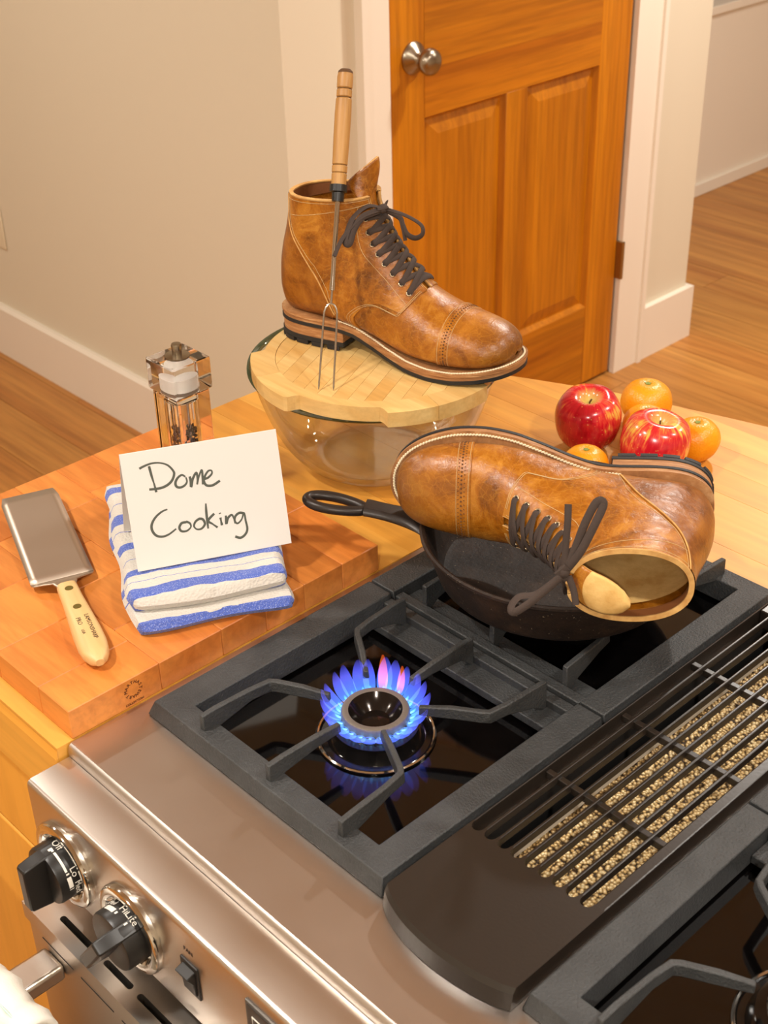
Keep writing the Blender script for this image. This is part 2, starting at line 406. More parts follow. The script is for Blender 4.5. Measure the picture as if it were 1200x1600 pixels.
    def mesh(s, name, off=None):
        me = bpy.data.meshes.new(name)
        vs = s.v if off is None else [(x-off.x, y-off.y, z-off.z) for x, y, z in s.v]
        me.from_pydata(vs, [], s.f); me.validate(); me.update()
        return me
    def build(s, name, mat, parent=None, smooth=True, bevel=0., bseg=2, origin=None, weld=False, angle=40, subsurf=0, fixn=True):
        off = None
        if parent is not None and WL.get(parent) is not None: off = WL[parent]
        elif origin is not None: off = Vector(origin)
        me = s.mesh(name, off)
        if weld or fixn:
            bm = bmesh.new(); bm.from_mesh(me)
            if weld: bmesh.ops.remove_doubles(bm, verts=bm.verts, dist=1e-6)
            if fixn: bmesh.ops.recalc_face_normals(bm, faces=bm.faces)
            bm.to_mesh(me); bm.free()
        me.materials.append(M[mat] if isinstance(mat, str) else mat)
        o = bpy.data.objects.new(name, me); link(o, parent)
        WL[o] = off
        if parent is None and origin is not None: o.location = origin; WL[o] = Vector(origin)
        if bevel:
            b = o.modifiers.new('bevel', 'BEVEL'); b.width = bevel; b.segments = bseg; b.limit_method = 'ANGLE'; b.angle_limit = math.radians(35)
        if subsurf:
            b = o.modifiers.new('subsurf', 'SUBSURF'); b.levels = subsurf; b.render_levels = subsurf
        if smooth:
            for p in me.polygons: p.use_smooth = True
            if hasattr(me, 'set_sharp_from_angle'): me.set_sharp_from_angle(angle=math.radians(angle))
        return o
def cr(pts, n=8, closed=False):      # Catmull-Rom through points
    P = [np.array(p, float) for p in pts]; out = []; k = len(P)
    for i in range(k if closed else k-1):
        if closed: p0, p1, p2, p3 = P[i-1], P[i], P[(i+1) % k], P[(i+2) % k]
        else: p0, p1, p2, p3 = P[max(i-1, 0)], P[i], P[i+1], P[min(i+2, k-1)]
        for j in range(n):
            t = j/n
            out.append(.5*((2*p1)+(-p0+p2)*t+(2*p0-5*p1+4*p2-p3)*t*t+(-p0+3*p1-3*p2+p3)*t**3))
    if not closed: out.append(P[-1])
    return [tuple(p) for p in out]
def text_mb(txt, size, m, depth=.00015):
    cu = bpy.data.curves.new('lettering', 'FONT'); cu.body = txt; cu.size = size; cu.align_x = 'CENTER'; cu.align_y = 'CENTER'; cu.extrude = depth; cu.resolution_u = 2
    o = bpy.data.objects.new('lettering', cu); COL.objects.link(o)
    dg = bpy.context.evaluated_depsgraph_get()
    me = bpy.data.meshes.new_from_object(o.evaluated_get(dg))
    b = MB(); b.add([tuple(v.co) for v in me.vertices], [tuple(p.vertices) for p in me.polygons]); b.xf(m)
    bpy.data.objects.remove(o); bpy.data.curves.remove(cu); bpy.data.meshes.remove(me)
    return b
def frame(o, x, y):                  # matrix with given origin, x axis, y axis
    x = Vector(x).normalized(); y = Vector(y); y = (y-x*y.dot(x)).normalized(); z = x.cross(y)
    return Matrix(((x.x, y.x, z.x, o[0]), (x.y, y.y, z.y, o[1]), (x.z, y.z, z.z, o[2]), (0, 0, 0, 1)))
def boolean_cut(o, cutters):
    bpy.context.view_layer.update()
    for c in cutters:
        md = o.modifiers.new('cut', 'BOOLEAN'); md.operation = 'DIFFERENCE'; md.object = c; md.solver = 'EXACT'
    dg = bpy.context.evaluated_depsgraph_get(); dg.update()
    me = bpy.data.meshes.new_from_object(o.evaluated_get(dg)); old = o.data
    o.modifiers.clear(); o.data = me; me.name = old.name
    for c in cutters: bpy.data.objects.remove(c)
    for p in me.polygons: p.use_smooth = False
def capsule(x0, x1, y0, y1, z0, z1, n=8, ends=(True, True)):   # long in y, rounded ends
    r = (x1-x0)/2; cx = (x0+x1)/2; poly = []
    if ends[0]: poly += [(cx+r*math.cos(PI+PI*i/n), y0+r+r*math.sin(PI+PI*i/n)) for i in range(n+1)]
    else: poly += [(x0, y0), (x1, y0)]
    if ends[1]: poly += [(cx+r*math.cos(PI*i/n), y1-r+r*math.sin(PI*i/n)) for i in range(n+1)]
    else: poly += [(x1, y1), (x0, y1)]
    return MB().prism(poly, z0, z1)

# ------------------------------------------------------------------ the setting
ZF = -.915
X0, Y0 = -1.245, 1.296               # door wall plane and left wall plane
def struct(o): return tag(o, kind='structure')
fl = MB().box(-3.6, 3.0, -2.4, 5.2, ZF-.05, ZF-.012).build('floor', 'subfloor', smooth=False); struct(fl)
rows = 0; y = -2.38
while y < 5.15:
    x = -3.6-random.random()*1.2
    while x < 2.9:
        L = random.uniform(1.3, 2.3)
        xa, xb = max(x, -3.6), min(x+L, 3.0)
        if xb > -3.55 and xb-xa > .05 and not (y < -.1 and xa > -.6):
            MB().box(xa, xb-.0015, y, y+.1385, ZF-.012, ZF-.0003*random.random()).build('floor_plank', 'floor', fl, smooth=False)
        x += L
    y += .140
struct(MB().box(-3.6, X0, Y0, Y0+.12, ZF, CEIL).build('wall_left', 'wall', smooth=False))
# door wall, with an opening for the door
WE = 2.735
wr = MB().box(X0-.12, X0, Y0+.12, 1.560, ZF, CEIL).box(X0-.12, X0, 2.410, WE, ZF, CEIL).box(X0-.12, X0, 1.560, 2.410, 1.13, CEIL)
wr.box(X0-.0, X0, Y0, Y0+.12, ZF, CEIL) if 0 else None
struct(wr.build('wall_right', 'wall', smooth=False))
struct(MB().box(-3.5, X0-.12, WE-.10, WE, ZF, CEIL).build('wall_side', 'wall', smooth=False))
# far low wall with a cap, and the wall behind it
XFAR = -1.930
lw = MB().box(XFAR-.10, XFAR, WE, 5.1, ZF, -.275).build('wall_low', 'trim', smooth=False); struct(lw)
struct(MB().box(XFAR-.11, XFAR+.014, WE, 5.1, -.275, -.245).build('trim_1', 'trim', smooth=False, bevel=.003))
struct(MB().box(XFAR, XFAR+.012, WE, 5.1, ZF, ZF+.045).build('baseboard_far', 'trim', smooth=False, bevel=.002))
struct(MB().box(-3.3, -3.2, WE, 5.1, ZF, CEIL).build('wall_far', 'wall', smooth=False))
struct(MB().box(-3.6, 3.1, 5.1, 5.2, ZF, CEIL).build('wall_end', 'wall', smooth=False))
struct(MB().box(3.0, 3.1, -2.4, 5.1, ZF, CEIL).build('wall_kitchen', 'wall', smooth=False))
struct(MB().box(-3.6, 3.1, -2.5, -2.4, ZF, CEIL).build('wall_back', 'wall', smooth=False))
struct(MB().box(-3.7, -3.6, -2.4, Y0, ZF, CEIL).build('wall_west', 'wall', smooth=False))
struct(MB().box(-3.7, 3.1, -2.5, 5.2, CEIL, CEIL+.05).build('ceiling', 'ceil', smooth=False))
# baseboards
bb = MB().extr_x([(Y0-.018, ZF), (Y0, ZF), (Y0, ZF+.158), (Y0-.010, ZF+.158), (Y0-.018, ZF+.150)], -3.6, X0+.018)
struct(bb.build('baseboard_left', 'trim', smooth=False))
struct(MB().box(X0, X0+.018, 2.5155, WE+.018, ZF, ZF+.156).box(X0-.13, X0, WE, WE+.018, ZF, ZF+.156).build('baseboard_right', 'trim', smooth=False))
struct(MB().box(X0+.0002, X0+.0178, Y0+.0002, 1.4865, ZF, ZF+.157).build('baseboard_corner', 'trim', smooth=False))
# door casing: flat board with a lighter back band
def casing(name, y0, y1, band):
    b0, b1 = (y0, y0+.016) if band == 0 else (y1-.016, y1)
    p0, p1 = (b1, y1) if band == 0 else (y0, b0)
    m = MB().box(X0, X0+.016, p0, p1, ZF, 1.22).box(X0, X0+.024, b0, b1, ZF, 1.22)
    struct(m.build(name, 'trim', smooth=False))
casing('trim_2', 1.487, 1.568, 0)
casing('trim_3', 2.402, 2.515, 1)
struct(MB().box(X0, X0+.016, 1.487, 2.515, 1.125, 1.22).build('trim_4', 'trim', smooth=False))
# door: stiles, rails, mullion and raised panels
door = thing('door_1', None, None, (X0, 1.985, ZF)); struct(door); tag(door, 'varnished fir panel door with a round nickel knob')
DX0, DX1 = X0-.030, X0+.002
def dbox(name, y0, y1, z0, z1, mat, bev=.002): MB().box(DX0, DX1, y0, y1, z0, z1).build(name, mat, door, bevel=bev)
dbox('stile', 1.580, 1.682, ZF+.008, 1.12, 'door_v'); dbox('stile', 2.278, 2.394, ZF+.008, 1.12, 'door_v')
dbox('rail', 1.682, 2.278, ZF+.008, -.680, 'door_h'); dbox('rail', 1.682, 2.278, -.052, .0500, 'door_h', 0); dbox('rail', 1.682, 2.278, .0502, .24, 'door_h', 0); dbox('rail', 1.682, 2.278, 1.0, 1.12, 'door_h')
dbox('mullion', 1.945, 2.018, -.680, -.052, 'door_v'); dbox('mullion', 1.945, 2.018, .24, 1.0, 'door_v')
def dpanel(y0, y1, z0, z1):
    def rect(i, x): return [(x, y0+i, z0+i), (x, y1-i, z0+i), (x, y1-i, z1-i), (x, y0+i, z1-i)]
    m = MB(); rs = [rect(0, DX1-.002), rect(.008, DX1-.014), rect(.012, DX1-.014), rect(.045, DX1-.005)]
    vs = [p for r_ in rs for p in r_]; fs = [(12, 13, 14, 15)]
    for k in range(3):
        for j in range(4): fs.append((k*4+j, k*4+(j+1) % 4, k*4+4+(j+1) % 4, k*4+4+j))
    m.add(vs, fs); m.build('panel', 'door_v', door, smooth=False)
dpanel(1.682, 1.945, -.680, -.052); dpanel(2.018, 2.278, -.680, -.052); dpanel(1.682, 1.945, .24, 1.0); dpanel(2.018, 2.278, .24, 1.0)
kn = MB().lathe([(0, 0), (.034, 0), (.034, .004), (.028, .011), (.016, .018), (.012, .024), (.012, .032), (.018, .034), (.026, .041), (.0285, .050), (.026, .059), (.019, .065), (.008, .0685), (0, .069)], 32, axis='x', c=(DX1, 1.648, .080)).build('knob', 'nickel', door)
MB().box(DX1-.002, X0+.020, 2.394, 2.404, -.632, -.530).lathe([(.005, -.632), (.005, -.530)], 10, c=(X0+.019, 2.400, 0)).build('hinge', 'bronze', door, smooth=False)
MB().box(DX1-.002, X0+.020, 2.394, 2.404, .55, .65).lathe([(.005, .55), (.005, .65)], 10, c=(X0+.019, 2.400, 0)).build('hinge', 'bronze', door, smooth=False)
# wall plate at the left edge
wp = thing('wall_plate', 'small ivory plate on the plain wall at the left edge', 'wall plate', (-2.525, Y0, -.51))
MB().box(-2.565, -2.485, Y0-.006, Y0-.0005, -.572, -.450).build('plate', 'outlet', wp, bevel=.003)
MB().box(-2.541, -2.509, Y0-.009, Y0-.005, -.545, -.477).build('rocker', 'outlet', wp, bevel=.002)

# ------------------------------------------------------------------ counter and cabinet
ctr = thing('countertop', 'pale maple plank counter running around the stove', 'counter', (-.2, .3, -.045))
EDGE = cr([(-.411, .30), (-.411, .50), (-.405, .58), (-.380, .655), (-.335, .715), (-.275, .762), (-.203, .800), (-.125, .835), (-.0785, .855), (.0125, .882), (.1106, .910), (.33, .962), (.65, 1.02), (.96, 1.06)], 10)
def xl(yy):
    if yy <= .50: return -.411
    for (xa, ya), (xb, yb) in zip(EDGE, EDGE[1:]):
        if ya <= yy <= yb and yb > ya: return xa+(xb-xa)*(yy-ya)/(yb-ya)
    return EDGE[-1][0]
YS = [-.0135, .018, .075, .140, .203, .262, .325, .372, .418, .470, .512, .560, .612, .655, .700, .742, .790, .832, .880, .925, .972, 1.02, 1.06]
zc0 = -.045
for ya, yb in zip(YS, YS[1:]):
    xr = -.0015 if yb <= .6121 else .96
    n_ = 10; left = [(xl(ya+(yb-ya)*i/n_), ya+(yb-ya)*i/n_) for i in range(n_+1)] if ya >= .5 else [(-.411, ya), (-.411, yb)]
    lmax = max(p[0] for p in left)
    cuts = []; x = lmax+random.uniform(.35, .9)
    while x < xr-.12: cuts.append(x); x += random.uniform(.8, 1.2)
    bounds = [None]+cuts+[xr]
    for i in range(len(bounds)-1):
        xa, xb = bounds[i], bounds[i+1]
        g = .00015
        if xb-lmax < .02: continue
        if xa is None: poly = [(xb-g, ya+g), (xb-g, yb-g)]+[(px, min(max(py, ya+g), yb-g)) for px, py in left[::-1]]
        else: poly = [(xa+g, ya+g), (xb-g, ya+g), (xb-g, yb-g), (xa+g, yb-g)]
        MB().prism(poly, zc0, -.0003*random.random()).build('stave', 'counter', ctr, smooth=False, fixn=True)
MB().extr_x([(-.0160, -.072), (.020, -.072), (.020, -.046), (-.0136, -.046), (-.0136, -.003), (-.0160, -.012)], -.411, -.0015).build('front_edge', 'counter', ctr, smooth=False)
cab = thing('base_cabinet', 'honey coloured wooden cabinet under the counter left of the stove', 'cabinet', (-.2, .3, ZF))
MB().box(-.395, -.004, .008, .60, ZF+.09, -.0725).box(-.39, -.006, .06, .60, ZF, ZF+.09).build('body', 'cab', cab, smooth=False)
MB().box(-.385, -.010, -.008, .0075, ZF+.11, -.20).build('door', 'cab', cab, smooth=False, bevel=.002)
MB().box(-.385, -.010, -.008, .0075, -.195, -.077).build('drawer', 'cab', cab, smooth=False, bevel=.002)
MB().box(-.385, .95, .625, .80, ZF, -.046).build('rear_panel', 'cab', cab, smooth=False)

# ------------------------------------------------------------------ butcher block board on the counter
BZ0, BZ = .0005, .0315
cb = thing('butcher_block', 'thick reddish wooden chopping block left of the stove', 'cutting board', (-.186, .187, BZ0))
ybs = [.003, .099, .170, .223, .272, .322, .3715]; 
for ya, yb in zip(ybs, ybs[1:]):
    xs = [-.3705]; x = -.3705+random.uniform(.03, .09)
    while x < -.05: xs.append(x); x += random.uniform(.05, .11)
    xs.append(-.0015)
    for xa, xb in zip(xs, xs[1:]):
        MB().box(xa+.0001, xb-.0001, ya+.0001, yb-.0001, BZ0, BZ-.00025*random.random()).build('block', 'board', cb, smooth=False, bevel=.0008, bseg=1)
# burnt brand mark: ring of letters on the side facing the stove
br = MB()
txt = 'MARTHASTEWART'; cyb, czb, rb = .0690, .0185, .0078
for i, ch in enumerate(txt):
    a = PI*.98-2*PI*i/13.4
    dy, dz = math.cos(a), math.sin(a)
    m = text_mb(ch, .0047, frame((-.00125, cyb+rb*dy, czb+rb*dz), (0, dz, -dy), (0, dy, dz)))
    br.add(m.v, m.f)
m = text_mb('COLLECTION', .0032, frame((-.00125, cyb, .0042), (0, 1, 0), (0, 0, 1))); br.add(m.v, m.f)
o = br.build('lettering', 'burn_ink', cb, smooth=False, fixn=False); tag(o, 'burnt ring of letters')

# ------------------------------------------------------------------ the range
rg = thing('gas_range', 'stainless steel gas range with black glass top and front knobs', 'stove', (.388, .28, ZF))
XW = .777
MB().box(0.004, XW-.004, .03, .610, ZF, -.140).box(.004, .331, .03, .610, -.1395, -.0175).box(.453, XW-.004, .03, .610, -.1395, -.0175).box(.3315, .4525, .03, .1475, -.1395, -.0135).build('body', 'steel', rg, smooth=False)
dk = MB()
dk.box(0, XW, .0, .080, -.012, 0).box(0, .026, .080, .612, -.012, 0).box(XW-.026, XW, .080, .612, -.012, 0).box(.026, XW-.026, .603, .612, -.012, 0)
dk.box(.309, .332, .080, .603, -.012, 0).box(.452, .468, .080, .603, -.012, 0).box(.332, .452, .080, .148, -.012, 0).box(.332, .452, .590, .603, -.012, 0)
dk.build('deck', 'steel', rg, smooth=False)
MB().extr_x([(.0, -.0005), (-.0022, -.0018), (-.0036, -.0045), (-.0042, -.0085), (-.0042, -.0135), (.0, -.0135)], 0, XW).build('deck_lip', 'steel', rg)
MB().extr_x([(-.0046, -.0128), (-.0430, -.0128), (-.0455, -.0136), (-.0470, -.0155), (-.0477, -.019), (-.0477, -.118), (-.030, -.1205), (-.0046, -.1205)], 0.001, XW-.001).build('control_panel', 'steel_panel', rg)
for xa, xb in ((.026, .309), (.468, XW-.026)):
    MB().box(xa, xb, .080, .603, -.0165, -.0085).build('glass_top', 'glassblack', rg, smooth=False)
# vent well under the grille
MB().box(.332, .3335, .148, .590, -.13, -.012).box(.4505, .452, .148, .590, -.13, -.012).box(.332, .452, .148, .1495, -.13, -.012).box(.332, .452, .5885, .590, -.13, -.012).box(.332, .452, .148, .590, -.135, -.13).build('vent_well', 'dark', rg, smooth=False)
# slotted lower trim, oven door and handle bracket
tr_ = MB().box(.001, XW-.001, -.0755, .0, -.158, -.1385).build('lower_trim', 'steel_panel', rg, smooth=False)
cut = []
for xa, xb in ((.042, .091), (.110, .150), (.159, .210), (.23, .28), (.30, .35)):
    c_ = capsule(-.0628, -.0568, -xb, -xa, -.17, -.12); c_.v = [(-y_, x_, z_) for x_, y_, z_ in c_.v]
    cut.append(c_.build('cutter', 'dark'))
boolean_cut(tr_, cut)
for xa, xb in ((.042, .091), (.110, .150), (.159, .210), (.23, .28), (.30, .35)):
    MB().box(xa-.002, xb+.002, -.0648, -.0548, -.1600, -.1575).build('slot_liner', 'dark', rg, smooth=False)
MB().sphere((.070, -.0475-.0025, -.128), .0055, 12, 8, (1, .6, 1)).build('screw', 'chrome', rg) if 0 else None
MB().lathe([(0, -.1385), (.0045, -.1385), (.0045, -.1370), (.003, -.1358), (0, -.1356)], 14, c=(.093, -.0545, 0)).box(.0905, .0955, -.0549, -.0541, -.1358, -.1353).build('screw', 'chrome', rg)
MB().box(.003, XW-.003, -.0735, .028, ZF+.12, -.160).build('oven_door', 'steel_panel', rg, smooth=False, bevel=.002)
for i in range(8):
    MB().box(.025+i*.062, .025+i*.062+.05, -.0738, -.0730, -.1685, -.1672).build('door_slit', 'dark', rg, smooth=False)
for x_ in (.043, .731): MB().box(x_-.016, x_+.016, -.132, -.0737, -.194, -.176).build('handle_bracket', 'steel_panel', rg, bevel=.004)
pass
MB().tube([(.020, -.131, -.186), (.757, -.131, -.186)], .0115, 14).build('handle', 'chrome', rg)
# knobs
def knob(cx, cz, ang, labels):
    yp = -.0477
    k = MB().lathe([(.020, 0), (.0405, 0), (.0412, -.003), (.0400, -.0065), (.0355, -.0080), (.0315, -.0066), (.0292, -.0025), (.0285, -.0010), (.020, -.0010)], 48, c=(cx, yp, cz), axis='y').build('knob', 'chrome', rg)
    tag(k, 'polished dished ring behind the dial')
    d = MB().lathe([(0, -.0008), (.0268, -.0008), (.0268, -.0205), (.0258, -.0230), (.0243, -.0235), (0, -.0235)], 48, c=(cx, yp, cz), axis='y')
    d.build('dial', 'plastic', k)
    # grip bar: flush with the dial rim at its ends, slightly tapered outward
    g = MB(); hw = .0068
    vs = []
    for yy, L_, w_ in ((-.0005, .0266, hw), (-.0240, .0264, hw), (-.0415, .0238, hw*.92), (-.0440, .0222, hw*.80)):
        vs += [(-w_, yy, -L_), (w_, yy, -L_), (w_, yy, L_), (-w_, yy, L_)]
    fs = [(0, 1, 2, 3), (15, 14, 13, 12)]
    for a_ in range(3):
        for b_ in range(4): fs.append((a_*4+b_, a_*4+4+b_, a_*4+4+(b_+1) % 4, a_*4+(b_+1) % 4))
    g.add(vs, fs); g.xf(Matrix.Translation((cx, yp, cz)) @ Matrix.Rotation(ang, 4, 'Y'))
    g.build('grip', 'plastic', k, bevel=.0014)
    pr = MB()
    def radial(th): return Vector((math.sin(th), 0, math.cos(th)))
    for kind, th, arg in labels:
        n_ = radial(th); t_ = Vector((math.cos(th), 0, -math.sin(th)))
        if kind == 't':
            yy, size = arg[1], arg[2]
            m_ = text_mb(arg[0], size, frame(Vector((cx, yp+yy, cz))+n_*.02688, t_, (0, 1, 0)), .0001); pr.add(m_.v, m_.f)
        else:
            th1, ya_, yb_ = arg; ns = max(2, int(abs(th1-th)/.08)+1); pts = [[], []]
            for i in range(ns+1):
                q = radial(th+(th1-th)*i/ns)*.02690
                pts[0].append((cx+q.x, yp+ya_, cz+q.z)); pts[1].append((cx+q.x, yp+yb_, cz+q.z))
            pr.grid(pts)
    pr.build('dial_print', 'white_ink', k, smooth=False, fixn=False)
knob(.0515, -.0735, 0., [('t', .03, ('Off', -.0075, .0092)), ('b', .0, (.10, -.0165, -.0125)), ('b', .10, (.98, -.0150, -.0128)), ('t', 1.08, ('Lo', -.0078, .0088)), ('b', 1.03, (1.08, -.0150, -.0122)), ('b', 1.16, (1.55, -.0158, -.0118)), ('t', 1.66, ('Med', -.0078, .0080)), ('b', 1.60, (1.63, -.0158, -.0118))])
knob(.1490, -.0745, .62, [('t', -.55, ('Med', -.0078, .0070)), ('b', -.62, (-.12, -.0158, -.0112)), ('b', -.05, (.02, -.0150, -.0122)), ('t', .06, ('Hi', -.0072, .0086)), ('t', .44, ('Lite', -.0072, .0086)), ('b', .42, (.50, -.0152, -.0120))])
# fan rocker switch and its lettering
sw = MB().box(.2165, .2385, -.0495, -.0470, -.086, -.050).build('switch', 'plastic', rg, smooth=False, bevel=.001)
MB().extr_x([(-.0480, -.0545), (-.0575, -.0575), (-.0520, -.068), (-.0510, -.0815), (-.0480, -.0825)], .2195, .2355).build('rocker', 'plastic', sw, smooth=False, bevel=.0008)
m = text_mb('FAN', .0062, frame((.2275, -.04785, -.0385), (1, 0, 0), (0, 0, 1))); o = m.build('lettering', 'black_ink', rg, smooth=False, fixn=False)
# display window with a small outlined symbol
dp = MB().box(.300, .420, -.0500, -.0472, -.082, -.026).build('display', 'plastic_grey', rg, smooth=False, bevel=.001)
MB().box(.303, .417, -.0506, -.0498, -.079, -.029).build('screen', 'vent', dp, smooth=False)
fr_ = [(.309, -.0509, -.056), (.333, -.0509, -.056), (.333, -.0509, -.038), (.309, -.0509, -.038)]
m = MB().tube(fr_, .0005, 6, closed=True); t_ = text_mb('C', .013, frame((.3165, -.0508, -.0475), (1, 0, 0), (0, 0, 1))); m.add(t_.v, t_.f)
m.build('screen_print', 'white_ink', dp, smooth=False, fixn=False)

# burners
def burner(cx, cy):
    b = MB().lathe([(0, -.0080), (.0535, -.0080), (.0535, -.0066), (.0510, -.0060), (.0490, -.0078), (.0440, -.0070), (.0400, .0005), (.0385, .0060), (.0300, .0085), (0, .0085)], 48, c=(cx, cy, 0)).build('burner', 'iron_black', rg)
    MB().lathe([(.0500, -.0074), (.0526, -.0074), (.0532, -.0062), (.0520, -.0052), (.0505, -.0058)], 48, c=(cx, cy, 0), closed=True).build('drip_ring', 'chrome', b)
    MB().lathe([(.012, .0075), (.0305, .0075), (.0310, .0100), (.0300, .0168), (.0303, .0185), (.0293, .0205), (.0270, .0212), (.0238, .0206)], 48, c=(cx, cy, 0)).build('cap_rim', 'burnercap', b)
    MB().lathe([(.0240, .0206), (.0215, .0172), (.0180, .0130), (.0140, .0098), (.0125, .0085), (.0120, .0088), (.0, .0088)], 48, c=(cx, cy, 0)).build('cap_dish', 'burnerdish', b)
    pm = MB()
    for i in range(24):
        a = 2*PI*i/24; pm.sphere((cx+.0306*math.cos(a), cy+.0306*math.sin(a), .0130), .0011, 6, 4)
    pm.build('gas_port', 'dark', b)
BCX = .1735
BY1, BY2 = .2020, .4780
XR = .607
for x_, y_ in ((BCX, BY1), (BCX, BY2), (XR, BY1), (XR, BY2)): burner(x_, y_)

# cast iron grates, lifted off one by one
def grate_mesh():
    """frame and fingers in local coordinates: front rail at -y, low channel rail at +y"""
    xa, xb, ya, yb, zt = -.1565, .1465, -.1325, .1335, .0165
    parts = []
    oxa, oxb, oya = xa+.0065, xb-.0035, ya+.0048          # top outline, slightly inset
    ia, ib, ic = -.1195, .1165, -.1060                     # inner opening
    fm = MB()
    def rail(b0, t0, t1, b1):                              # four plan points at bottom outer, top outer, top inner, bottom inner for both ends
        pass
    # U-shaped frame built from plan loops
    ob = [(xa, yb), (xa, ya), (xb, ya), (xb, yb)]
    ot = [(oxa, yb), (oxa, oya), (oxb, oya), (oxb, yb)]
    it = [(ia, yb), (ia, ic), (ib, ic), (ib, yb)]
    il = [(ia+.004, yb), (ia+.004, ic+.002), (ib-.002, ic+.002), (ib-.002, yb)]
    L = [[(x, y, .0005) for x, y in ob], [(x, y, zt) for x, y in ot], [(x, y, zt) for x, y in it], [(x, y, -.0060) for x, y in il]]
    vs = [p for l in L for p in l]; fs = []
    for k in range(4):
        k2 = (k+1) % 4
        for j in range(3): fs.append((k*4+j, k*4+j+1, k2*4+j+1, k2*4+j))
    fs.append((0, 4, 8, 12)); fs.append((3, 15, 11, 7))
    fm.add(vs, fs)
    parts.append(('frame', fm))
    ch = MB()
    ch.box(ia+.002, ib-.002, .0985, .1235, -.004, .0045)
    ch.box(ia+.002, ib-.002, .1215, .1325, -.002, .0125)
    parts.append(('channel_rail', ch))
    def finger(path, root_low):
        P = [Vector((x, y)) for x, y in path]; nn = len(P); hw = .0036; m = MB(); vs = []
        zt_ = [.0335]*nn; zt_[0] = .0325; zt_[-1] = .0310
        tot = sum((P[i+1]-P[i]).length for i in range(nn-1)); acc = 0
        for i in range(nn):
            if i: acc += (P[i]-P[i-1]).length
            f = acc/tot
            zb = root_low+(.0225-root_low)*min(1, f*2.6)**.6
            a = (P[i]-P[i-1]).normalized() if i else None; b_ = (P[i+1]-P[i]).normalized() if i < nn-1 else None
            t = ((a or b_)+(b_ or a)).normalized(); nrm = Vector((-t.y, t.x)); sc = 1/max(.5, nrm.dot(Vector((-(a or b_).y, (a or b_).x))))
            q = nrm*hw*sc*(.85 if i == nn-1 else 1)
            vs += [(P[i].x+q.x, P[i].y+q.y, zb), (P[i].x-q.x, P[i].y-q.y, zb), (P[i].x-q.x*.75, P[i].y-q.y*.75, zt_[i]), (P[i].x+q.x*.75, P[i].y+q.y*.75, zt_[i])]
        fs = [(0, 1, 2, 3), tuple(range((nn-1)*4, nn*4))[::-1]]
        for i in range(nn-1):
            for j in range(4): fs.append((i*4+j, i*4+4+j, i*4+4+(j+1) % 4, i*4+(j+1) % 4))
        return m.add(vs, fs)
    for s in (-1, 1):
        parts.append(('finger', finger([(s*.0885, -.1215), (s*.0880, -.105), (s*.086, -.07), (s*.0832, -.050), (s*.078, -.0455), (s*.056, -.034), (s*.0335, -.0225)], .004)))
        parts.append(('finger', finger([(s*.0885, .1215), (s*.0880, .105), (s*.086, .073), (s*.0832, .056), (s*.078, .0515), (s*.056, .037), (s*.0335, .0205)], .001)))
    parts.append(('finger', finger([(0, -.1215), (0, -.105), (.001, -.07), (.001, -.043)], .004)))
    parts.append(('finger', finger([(0, .1215), (0, .105), (.001, .07), (.001, .0425)], .001)))
    return parts
GP = [(nm, m.build(nm, 'grate', bevel=.0011, bseg=2)) for nm, m in grate_mesh()]
def place_grate(cx, cy, rot, label, mirror=False):
    t = thing('burner_grate', label, 'grate', (cx, cy, .0003), (0, 0, rot), 'cast iron burner grates')
    for nm, src in GP:
        c = src.copy(); c.name = nm; COL.objects.link(c); c.parent = t
        if mirror: c.scale = (-1, 1, 1)
    return t
place_grate(BCX, BY1, 0, 'cast iron grate over the lit front burner')
place_grate(BCX, .4720, PI, 'cast iron grate under the black skillet', True)
place_grate(XR, BY1, 0, 'cast iron grate in the lower right corner, beside the vent', True)
place_grate(XR, .4720, PI, 'cast iron grate at the right edge beyond the vent')
for nm, src in GP: bpy.data.objects.remove(src)

# downdraft vent grille between the grates
vg = thing('vent_grille', 'black enamelled downdraft vent grille between the burner grates', 'vent', (.390, .33, .0005))
VX0, VX1, VZ = .3255, .4565, .0200
slots = [.3326+.01362*i for i in range(9)]
SY0 = .1575; SY1 = .560
front = [(VX0, .1650), (VX0, .0690), (VX0+.012, .0625), (VX0+.035, .0560), (VX0+.0655, .0535), (VX0+.096, .0560), (VX0+.119, .0610), (VX1, .0660), (VX1, .1650)]
fp = MB(); prof = [front[0]]+[tuple(p) for p in cr(front[1:-1], 5)]+[front[-1]]
# plate with a soft front shoulder
low = [(x, y-.0035 if y < .1 else y) for x, y in prof]
k = len(prof)
fp.add([(x, y, .0006) for x, y in low]+[(x, y-.001 if y < .1 else y, VZ-.0045) for x, y in prof]+[(x, y+.002 if y < .1 else y, VZ) for x, y in prof],
       [tuple(range(k))[::-1], tuple(range(2*k, 3*k))]+[(i, (i+1) % k, k+(i+1) % k, k+i) for i in range(k)]+[(k+i, k+(i+1) % k, 2*k+(i+1) % k, 2*k+i) for i in range(k)])
fpo = fp.build('front_plate', 'vent', vg, smooth=False)
cut = [capsule(sx-.0054, sx+.0054, SY0, .20, -.01, .04, ends=(True, False)).build('cutter', 'vent', origin=(0, 0, 0)) for sx in slots]
boolean_cut(fpo, cut)
for i in range(8):
    xm = (slots[i]+slots[i+1])/2
    MB().box(xm-.0014, xm+.0014, .1640, SY1+.005, .0120, VZ).build('bar', 'vent', vg, smooth=False, bevel=.0009)
MB().box(VX0, slots[0]-.0054, .1640, .596, .0006, VZ).build('side_rail', 'vent', vg, smooth=False, bevel=.0012)
MB().box(slots[-1]+.0054, VX1, .1640, .596, .0006, VZ).build('side_rail', 'vent', vg, smooth=False, bevel=.0012)
